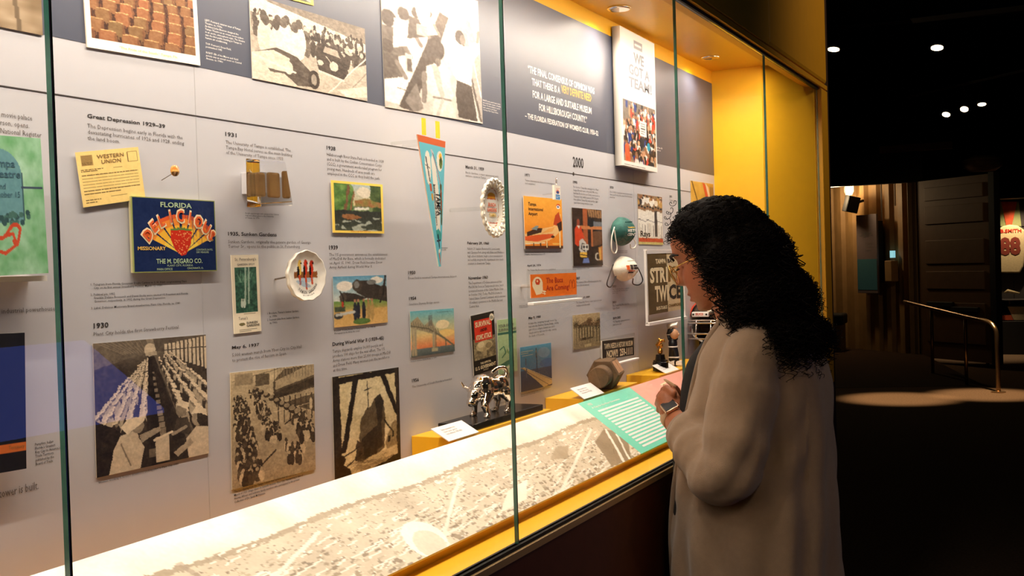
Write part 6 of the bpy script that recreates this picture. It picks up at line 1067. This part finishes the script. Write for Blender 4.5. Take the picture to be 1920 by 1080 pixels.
# keep the face free: pull the volume back behind the hairline
hl_f = np.interp(Lh[:, 2], [-.14, -.06, -.02, .02, .055, .075, .2], [-.01, .0, .012, .022, .045, .085, .12]); ex = np.maximum(0, Lh[:, 1]-hl_f)
co2 = co-HF*(ex[:, None]*HS); lump = .004*np.sin(co[:, 0]*150+co[:, 2]*90)*np.sin(co[:, 1]*140+co[:, 2]*120)
co2 = co2+no*(lump[:, None]-.004); hm.vertices.foreach_set('co', co2.ravel()); hair = adopt('hair', hm, 'hair', pers)
pick = rng.permutation(len(co)); V_ = []; F_ = []; cnt = 0; nv = 0; NT = 3
for i in pick:
    if cnt >= 3800: break
    p = co2[i]; n_ = no[i]; l = Lh[i]
    if l[1] > hl_f[i]+.004 and l[2] < .07: continue
    if p[2] < 1.34 and n_[2] > .3: continue
    dn = np.array([0, -.25, -1.0]); tg = dn-n_*(dn@n_); tg = tg/max(np.linalg.norm(tg), 1e-6); top = np.clip((p[2]-1.52)/.1, 0, 1)
    ln = rng.uniform(.045, .085)*(1-.35*top); R_ = rng.uniform(.0034, .0095)*(1-.35*top); turns = ln/rng.uniform(.011, .020); m = int(turns*7)+4; s_ = np.linspace(0, 1, m)
    droop = np.array([0, -.10, -1.0]); dirs = tg[None]*(1-s_[:, None]*.6)+droop*(s_[:, None]*.6)+n_*(.30*(1-top)+.10)*(1-s_[:, None]); dirs /= np.linalg.norm(dirs, axis=1, keepdims=True); P = p-n_*.004+np.cumsum(dirs, 0)*(ln/m)
    b1 = np.cross(dirs, [1, .3, .2]); b1 /= np.linalg.norm(b1, axis=1, keepdims=True); b2 = np.cross(dirs, b1); ph0 = rng.uniform(0, 6.28); an = ph0+s_*turns*2*pi*(1 if rng.random() < .5 else -1)
    P = P+(b1*np.cos(an)[:, None]+b2*np.sin(an)[:, None])*(R_*np.minimum(1, .35+s_*1.2))[:, None]
    lp = (P-HC)@HF/HS; lu = (P-HC)@HU/HS
    if np.any((lp > np.interp(lu, [-.14, -.06, -.02, .02, .055, .075, .2], [.02, .03, .036, .042, .062, .115, .14])) & (lu < .075)): continue
    v, f = tube(P, np.linspace(.0010, .0006, m), NT); V_.append(v); F_ += [tuple(q+nv for q in t) for t in f]; nv += len(v); cnt += 1
# larger ringlets along the lower and back edges
for _ in range(110):
    x0, y0 = [(1500, 560), (1525, 600), (1508, 625), (1470, 585), (1390, 560), (1352, 560), (1485, 520), (1460, 470)][rng.integers(8)]; A = at_x(x0+rng.normal(0, 14), y0+rng.normal(0, 14), PX+rng.uniform(-.11, .10)); ln = rng.uniform(.04, .075); R_ = rng.uniform(.006, .0105); tn = ln/rng.uniform(.012, .020); m = int(tn*10)+6; s_ = np.linspace(0, 1, m); an = rng.uniform(0, 6)+s_*tn*2*pi
    P = A+np.stack([R_*np.cos(an), R_*np.sin(an)-.012*s_, -ln*s_+.3*R_*np.sin(an)], 1); v, f = tube(P, np.linspace(.0014, .0008, m), NT); V_.append(v); F_ += [tuple(q+nv for q in t) for t in f]; nv += len(v)
# loose front wisps
for (a, b, X) in (((1262, 392), (1250, 402), 2.17), ((1258, 400), (1246, 412), 2.2), ((1268, 380), (1256, 384), 2.22), ((1256, 412), (1249, 424), 2.16)):
    A, B = at_x(*a, X), at_x(*b, X); s_ = np.linspace(0, 1, 26); P = A+(B-A)*s_[:, None]; P[:, 1] += .0045*np.cos(s_*9); P[:, 2] += .0045*np.sin(s_*9); v, f = tube(P, .0007, NT); V_.append(v); F_ += [tuple(q+nv for q in t) for t in f]; nv += len(v)
o = new('curls', (np.vstack(V_), F_), 'hair', hair, smooth=True); o['kind'] = 'stuff'
# ================================================================== BACKGROUND OF THE GALLERY
M['container'] = mat('cream_corrugated_steel', (150, 116, 72), .6, noise=.12, nscale=6, bump=.1); M['doorp'] = mat('brown_container_door', (104, 74, 44), .6, noise=.08, nscale=10); M['bulb'] = mat('lit_bulkhead_glass', (255, 240, 214), .3, emit=(255, 220, 160), estr=14.0)
M['ramp'] = mat('ribbed_ramp_carpet', (62, 46, 34), .95, noise=.2, nscale=120, bump=.4, bscale=300, spec=.1); M['rubber'] = mat('dark_fitting', (22, 18, 15), .6)
# shipping container with rotated corrugated side wall
A_, B_ = np.array([16.56, .86]), np.array([18.7, 3.1]); L_w = np.linalg.norm(B_-A_); dA = (B_-A_)/L_w; nA = np.array([-dA[1], dA[0]]); prof = []
for k in range(11):
    s0 = k*L_w/11; pt = L_w/11
    for f_, d_ in ((0, 0), (.35, 0), (.5, .05), (.85, .05)): prof.append(A_+dA*(s0+pt*f_)-nA*d_*-1)
prof.append(B_); back = [p-nA*.12*1 for p in prof[::-1]]; poly = prof+back
wc_ = struct(new('wall_container', loft([[(*p, z) for p in poly] for z in (.10, 2.56)]), 'container'))
struct(new('ceiling_container', box((16.5, .86, 2.56), (19.2, 3.3, 2.62)), 'container')); struct(new('floor_container', box((16.42, .80, 0), (19.2, 3.3, .10)), 'ramp'))
hb = struct(new('trim_4', box((16.40, .70, 2.50), (16.52, 3.3, 2.92)), 'rubber')); new('door_post', box((16.40, .76, .1), (16.54, .90, 2.5)), 'container', hb, bevel=.01); new('door_post_bead', box((16.385, .80, .1), (16.40, .83, 2.5)), 'doorp', hb)
for x_, y_ in ((17.02, 1.20), (16.80, .99)): P = A_+dA*np.linalg.norm(np.array([x_, y_])-A_)+nA*.06; tag(new('conduit', tube([(P[0], P[1], 2.55), (P[0], P[1], 2.2 if y_ < 1.1 else 2.0)], .012, 8), 'steel'), ('steel conduit on corrugated wall above the grey panel' if y_ > 1.1 else 'short steel conduit on corrugated wall near the door post'), 'conduit', 'conduits on the container wall')
# open door with pressed panels
H_, E_ = np.array([16.38, .74]), np.array([15.5, -.27]); Ld = np.linalg.norm(E_-H_); dD = (E_-H_)/Ld; nD = np.array([-dD[1], dD[0]]); nD = nD if nD@(CAM[:2]-H_) > 0 else -nD
def dbox(s0, s1, z0, z1, t0, t1): return ([(*(H_+dD*s+nD*t), z) for z in (z0, z1) for s, t in ((s0, t0), (s1, t0), (s1, t1), (s0, t1))], [(0, 3, 2, 1), (4, 5, 6, 7), (0, 1, 5, 4), (1, 2, 6, 5), (2, 3, 7, 6), (3, 0, 4, 7)])
dr = struct(new('door_1', dbox(0, Ld, .07, 2.50, -.03, .03), 'doorp')); new('edge_gasket', dbox(Ld-.06, Ld+.03, .06, 2.52, -.05, .05), 'rubber', dr)
for z0, z1 in ((.30, .84), (1.02, 1.26), (1.36, 1.68), (1.90, 2.14), (2.22, 2.40)): new('pressed_panel', dbox(.14, Ld-.16, z0, z1, .03, .045), 'doorp', dr, bevel=.006)
for s0, z0 in ((.18, .78), (.62, .72)): new('lock_handle', dbox(s0, s0+.48, z0, z0+.07, .045, .085), 'rubber', dr, bevel=.01)
for s0 in (.78, 1.15): new('lower_bolt', dbox(s0, s0+.03, -.0+.0, .07, -.01, .02), 'rubber', dr)
# wall panel, light switch box, lamp, loudspeaker and bench inside the container
def on_wall(s, d): p = A_+dA*s+nA*d; return p
s0, s1 = .52, .98; M['panelgrey'] = mat('grey_info_panel', (106, 92, 92), .5, noise=.05); M['screenteal'] = mat('teal_lit_screen', (62, 92, 92), .3, emit=(70, 140, 140), estr=.02)
ip = thing('info_panel', 'tall grey information panel with teal lower picture on corrugated wall', 'sign', (*on_wall(.75, .2), .93))
def wbx(s0, s1, z0, z1, d0, d1): return ([(*on_wall(s, d), z) for z in (z0, z1) for s, d in ((s0, d0), (s1, d0), (s1, d1), (s0, d1))], [(0, 3, 2, 1), (4, 5, 6, 7), (0, 1, 5, 4), (1, 2, 6, 5), (2, 3, 7, 6), (3, 0, 4, 7)])
new('board', wbx(s0, s1, .95, 2.10, .17, .20), 'panelgrey', ip, bevel=.004); new('picture', wbx(s0+.01, s1-.01, 1.0, 1.45, .2, .203), 'screenteal', ip); new('spacer', wbx(s0+.05, s1-.05, 1.1, 2.0, .05, .17), 'rubber', ip)
text_on('lettering', 'Cigars', 'inkgrey', ip, lambda a, b: np.array([*on_wall(s1-.04-a, .204), 1.86-b]), .32, .09, .02); text_on('lettering', 'Ybor City and the\ncigar trade arrive\nby rail and ship', 'inkgrey', ip, lambda a, b: np.array([*on_wall(s1-.2-a*.8, .204), 1.7-b]), .2, .14)
sb = thing('switch_box', 'small beige switch box with lit indicator beside the grey panel', 'switch', (*on_wall(.33, .12), 1.15)); new('body', wbx(.25, .40, 1.12, 1.42, .05, .17), 'container', sb, bevel=.01); new('indicator', wbx(.27, .34, 1.46, 1.56, .08, .12), mat('cool_indicator', (150, 210, 220), .3, emit=(150, 220, 230), estr=.8), sb)
lp = at_x(1592, 350, 17.2); bl = thing('bulkhead_lamp', 'lit caged bulkhead lamp hanging inside the container', 'lamp', lp)
new('globe', lathe([(.0001, -.13), (.04, -.115), (.06, -.07), (.062, .06), (.0001, .065)], lp, 20), 'bulb', bl, smooth=True); new('cap', lathe([(.0001, .068), (.066, .068), (.066, .09), (.03, .12), (.0001, .12)], lp, 20), 'steel', bl, smooth=True)
for k in range(4): a = k*pi/4; new('cage_wire', tube([(lp[0]+.07*cos(a)*c, lp[1]+.07*sin(a)*c, lp[2]+z) for c, z in ((1, .07), (1, -.07), (.6, -.13), (0, -.15), (-.6, -.13), (-1, -.07), (-1, .07))], .004, 6), 'steel', bl)
lamp('bulkhead_light', 'POINT', (lp[0]-.38, lp[1]+.15, lp[2]-.16), 26, (1, .74, .42), shadow_soft_size=.06)
spk = at_x(1596, 383, 16.95); sp = thing('loudspeaker', 'small black loudspeaker bracketed below the lit lamp', 'speaker', (spk[0], spk[1], spk[2]-.12)); Rm = Matrix.Translation(Vector(spk))@Matrix.Rotation(.25, 4, 'X')@Matrix.Rotation(.5, 4, 'Z')
new('cabinet', xf(box((-.08, -.09, -.12), (.08, .09, .12)), Rm), 'blackmatte', sp, bevel=.01); new('grille', xf(box((-.10, -.085, -.115), (-.09, .085, .115)), Rm), 'blackmatte', sp); new('bracket', tube([spk, spk+np.array([.10, -.16, .05])], .02, 8), 'rubber', sp)
bn = thing('bench', 'low bench with black cushion inside the container', 'bench', (16.95, 2.3, .10)); new('seat_box', box((16.75, 1.90, .10), (17.12, 2.7, .50)), 'doorp', bn, bevel=.01); new('cushion', box((16.72, 1.87, .50), (17.15, 2.7, .66)), 'blackmatte', bn, bevel=.03)
# ramp and handrail
rp = struct(new('floor_ramp', ([(13.0, 1.34, .003), (13.55, -.22, .003), (16.4, .74, .11), (16.4, 3.2, .11), (13.0, 3.2, .003), (13.0, 1.34, -.02), (13.55, -.22, -.02), (16.4, .74, -.02), (16.4, 3.2, -.02), (13.0, 3.2, -.02)], [(0, 1, 2, 3, 4), (9, 8, 7, 6, 5), (0, 5, 6, 1), (1, 6, 7, 2), (2, 7, 8, 3), (3, 8, 9, 4), (4, 9, 5, 0)]), 'ramp'))
hr = thing('handrail', 'curved tubular steel handrail beside the ramp', 'handrail', (12.95, -.394, 0)); M['railsteel'] = mat('satin_rail_steel', (170, 140, 104), .3, .95, noise=.05)
new('rail', tube(cbez([(15.3, .83, .885), (14.4, .38, .83), (13.5, -.07, .775), (13.08, -.29, .75), (12.97, -.36, .70), (12.945, -.388, .60), (12.945, -.394, .3), (12.945, -.394, .01)], 8), .024, 10), 'railsteel', hr, smooth=True)
for x_, y_, z0, z1 in ((13.6, -.03, .0, .76), (14.5, .42, .03, .83)): new('post', tube([(x_, y_, z0), (x_, y_, z1)], .02, 10), 'railsteel', hr, smooth=True)
new('foot_plate', lathe([(.0001, 0), (.075, 0), (.075, .008), (.03, .012), (.0001, .012)], (12.945, -.394, .0), 20), 'railsteel', hr)
# lit display at the far right: jersey, pennants, shelf things
dc = thing('display_cabinet', 'dark display cabinet at the far right with lit interior', 'cabinet', (18.1, -.75, 0))
M['greyback'] = mat('grey_display_back', (72, 64, 60), .7)
for nm, lo_, hi_, m_ in (('back', (18.30, -1.6, .45), (18.34, -.15, 2.3), 'greyback'), ('side', (17.75, -.16, 0), (18.34, -.10, 2.6), 'rubber'), ('base', (17.75, -1.6, 0), (18.34, -.16, .48), 'rubber'), ('header', (17.75, -1.6, 2.27), (18.34, -.16, 2.75), 'rubber'), ('shelf', (17.9, -1.6, .78), (18.30, -.16, .79), 'greyback')): new(nm, box(lo_, hi_), m_, dc)
for y_ in (-.36, -.50): new('back_seam', box((18.296, y_-.004, .48), (18.30, y_+.004, 2.27)), 'rubber', dc)
jr = [at_x(x, y, 18.2) for x, y in ((1868, 432), (1880, 424), (1893, 421), (1908, 423), (1922, 432), (1924, 470), (1919, 500), (1912, 512), (1876, 512), (1870, 500), (1868, 470))]
M['jersey2'] = mat('cream_jersey', (206, 182, 138), .85, noise=.08, bump=.3, bscale=60)
js = thing('sports_jersey', 'cream sports jersey with dark red 88 in lit cabinet', 'jersey', jr[8]); new('cloth', ([tuple(q) for q in jr]+[(q[0]+.06, q[1], q[2]) for q in jr], [tuple(range(11)), tuple(range(21, 10, -1))]+[(i, i+11, (i+1) % 11+11, (i+1) % 11) for i in range(11)]), 'jersey2', js, bevel=.02)
a_ = at_x(1876, 430, 18.195); b_ = at_x(1915, 436, 18.195); text_on('lettering', 'B.SMITH', 'darkred', js, lambda u, v: np.array([18.193, a_[1]-u, a_[2]-v]), a_[1]-b_[1], .055, .03)
M['maroon'] = mat('maroon_felt', (122, 44, 28), .8); a_ = at_x(1874, 445, 18.195); b_ = at_x(1914, 478, 18.195); text_on('number', '88', 'maroon', js, lambda u, v: np.array([18.193, a_[1]-u, a_[2]-v]), a_[1]-b_[1], a_[2]-b_[2], .05)
for i, (x0, x1, col, lb) in enumerate(((1877, 1907, (206, 84, 48), 'orange red pennant hanging above the cream jersey'), (1862, 1874, (176, 66, 52), 'red pennant cut off beside the cabinet edge'), (1910, 1930, (60, 52, 48), 'dark pennant at the right frame edge above the jersey'))):
    P = [at_x(x0, 378, 18.28), at_x(x1, 378, 18.28), at_x((x0+x1)/2+5, 424, 18.28), at_x((x0+x1)/2-5, 424, 18.28)]; m_ = mat('felt_%d' % i, col, .85, noise=.2, nscale=12); M['felt%d' % i] = m_
    tag(new('pennant', ([tuple(q) for q in P]+[(q[0]+.01, q[1], q[2]) for q in P], [(0, 1, 2, 3), (7, 6, 5, 4), (0, 4, 5, 1), (1, 5, 6, 2), (2, 6, 7, 3), (3, 7, 4, 0)]), 'felt%d' % i), lb, 'pennant', 'pennants in the lit cabinet')
P = [at_x(x, y, 18.295) for x, y in ((1868, 378), (1935, 378), (1935, 424), (1868, 424))]; new('green_backdrop', ([tuple(q) for q in P]+[(q[0]+.004, q[1], q[2]) for q in P], [(0, 1, 2, 3), (7, 6, 5, 4), (0, 4, 5, 1), (1, 5, 6, 2), (2, 6, 7, 3), (3, 7, 4, 0)]), mat('sage_backdrop', (140, 144, 92), .8), dc)
q = at_x(1895, 548, 18.15); tag(new('baseball_bat', tube([q+np.array([0, .09, -.01]), q+np.array([0, .04, .02]), q+np.array([0, -.12, -.02])], [.012, .028, .014], 8), 'jersey2', smooth=True), 'small pale wooden piece on the cabinet shelf below the jersey', 'bat')
q = at_x(1905, 568, 18.1); fm = thing('picture_frame', 'small pale picture frame below the cabinet shelf', 'frame', q); new('frame', join(box(q+np.array([0, -.10, -.05]), q+np.array([.02, .10, -.03])), box(q+np.array([0, -.10, .03]), q+np.array([.02, .10, .05])), box(q+np.array([0, -.10, -.03]), q+np.array([.02, -.08, .03])), box(q+np.array([0, .08, -.03]), q+np.array([.02, .10, .03]))), 'jersey2', fm); new('picture', box(q+np.array([.01, -.08, -.03]), q+np.array([.018, .08, .03])), 'greyback', fm)
P = [at_x(x, y, 17.95) for x, y in ((1889, 575), (1930, 575), (1930, 600), (1901, 600))]; tag(new('document_panel', ([tuple(v) for v in P]+[(v[0]+.02, v[1], v[2]) for v in P], [(0, 1, 2, 3), (7, 6, 5, 4), (0, 4, 5, 1), (1, 5, 6, 2), (2, 6, 7, 3), (3, 7, 4, 0)]), 'jersey2'), 'bright cream document panel at the cabinet bottom', 'document')
P = [at_x(x, y, 17.9) for x, y in ((1870, 592), (1896, 591), (1900, 600), (1872, 600))]; tag(new('caption_strip', ([tuple(v) for v in P]+[(v[0]+.02, v[1], v[2]) for v in P], [(0, 1, 2, 3), (7, 6, 5, 4), (0, 4, 5, 1), (1, 5, 6, 2), (2, 6, 7, 3), (3, 7, 4, 0)]), 'felt0'), 'red brown caption strip along the cabinet bottom', 'label')
lamp('cabinet_light', 'SPOT', (17.86, -.42, 2.24), 45, (1, .78, .5), (18.2, -.45, 1.2), spot_size=1.9, spot_blend=.8, shadow_soft_size=.03)
# dim drum-shaped model and sign boards above the container
dq = at_x(1842, 304, 16.2); dm = thing('drum_shade', 'dim drum-shaped canopy above the open container door', 'canopy', dq); M['drum'] = mat('brown_drum', (120, 84, 54), .7, noise=.2, nscale=8)
new('rim', lathe([(.0001, -.12), (.16, -.12), (.25, -.06), (.26, .02), (.0001, .02)], dq, 28), 'drum', dm, smooth=True); new('cover', lathe([(.265, .02), (.262, .03), (.12, .085), (.0001, .095)], dq, 28), mat('pale_canvas', (150, 126, 98), .8), dm, smooth=True); new('hanger', tube([dq+np.array([0, 0, .09]), (dq[0], dq[1], 5.0)], .01, 6), 'rubber', dm)
sg = at_x(1720, 303, 16.3); tag(new('sign_board', box((16.3, sg[1]-.45, 2.925), (16.42, sg[1]+.50, 3.02)), 'drum'), 'dim brown sign board lying on the container header', 'sign')
# ceiling tracks and track heads
def track(name, a, b, label):
    o = thing(name, label, 'track', (np.array(a)+np.array(b))/2, 'black lighting tracks'); new('bar', tube([a, b], .025, 4), 'rubber', o)
    for t in (.15, .85): q = np.array(a)*(1-t)+np.array(b)*t; new('drop_rod', tube([q, (q[0], q[1], 5.0)], .008, 6), 'rubber', o)
track('lighting_track', (10.5, 2.2, 3.64), (10.5, -2.2, 3.50), 'black lighting track running across the upper right ceiling'); track('lighting_track', (15.0, .70, 3.50), (12.4, -1.90, 3.50), 'slanting black lighting track above the container')
def head(px, py, X, r, aim, label, zt):
    p = at_x(px, py, X); d = np.array(aim)-p; d /= np.linalg.norm(d); o = thing('track_head', label, 'spotlight', p, 'lit track spotlights on the dark ceiling')
    new('barrel', tube([p-d*r*3.6, p-d*r*3.4, p-d*r*1.2, p-d*r*1.1, p-d*.004], [r*.5, r*.86, r*.86, r*1.12, r*1.12], 18), 'rubber', o, smooth=False)
    new('lens', tube([p-d*.006, p+d*.002, p+d*.006], [r*.98, r*.98, r*.6], 18), 'lens', o); new('arm', tube([p-d*r*2.4, (X, p[1], zt) if X < 12 else ((p[0]+p[1]+14.3)/2, (p[0]+p[1]+14.3)/2-14.3, zt)], .012, 6), 'rubber', o)
head(1563, 93, 10.5, .052, (10.2, .9, 2.0), 'track spotlight at the yellow fascia edge', 3.60); head(1757, 90, 10.5, .052, (10.1, -.05, 2.0), 'largest track spotlight alone on the dark ceiling', 3.53)
head(1774, 215, 14.5, .046, (12.6, .75, 0), 'leftmost of the three grouped track spotlights', 3.48); head(1808, 205, 14.3, .046, (12.0, .35, 0), 'middle one of the three grouped track spotlights', 3.48); head(1841, 196, 14.1, .046, (13.2, -.3, 0), 'rightmost of the three grouped track spotlights', 3.48)
tag(new('ceiling_duct', box((8.9, -1.6, 3.27), (9.1, -.05, 3.30)), 'dark'), 'dim flat strip under the dark ceiling', 'duct')
# glowing blue picture rail of the case across the aisle, seen mirrored in the glass
br = thing('blue_screen_rail', 'tilted blue screen across the aisle mirrored in the case glass', 'screen', (3.2, -3.4, 0)); M['bluescreen'] = mat('lit_blue_screen', (40, 70, 170), .4, emit=(70, 96, 200), estr=4.0)
sp_ = lambda u, v, t: np.array([2.5+1.22*u, -3.13-.47*v+.0*t, .90+.30*v+t]); new('screen', ([sp_(u, v, t) for t in (0, .02) for u, v in ((0, 0), (1, 0), (1, 1), (0, 1))], [(0, 3, 2, 1), (4, 5, 6, 7), (0, 1, 5, 4), (1, 2, 6, 5), (2, 3, 7, 6), (3, 0, 4, 7)]), 'bluescreen', br)
new('pedestal', box((2.6, -3.6, 0), (3.6, -3.2, .90)), 'rubber', br)
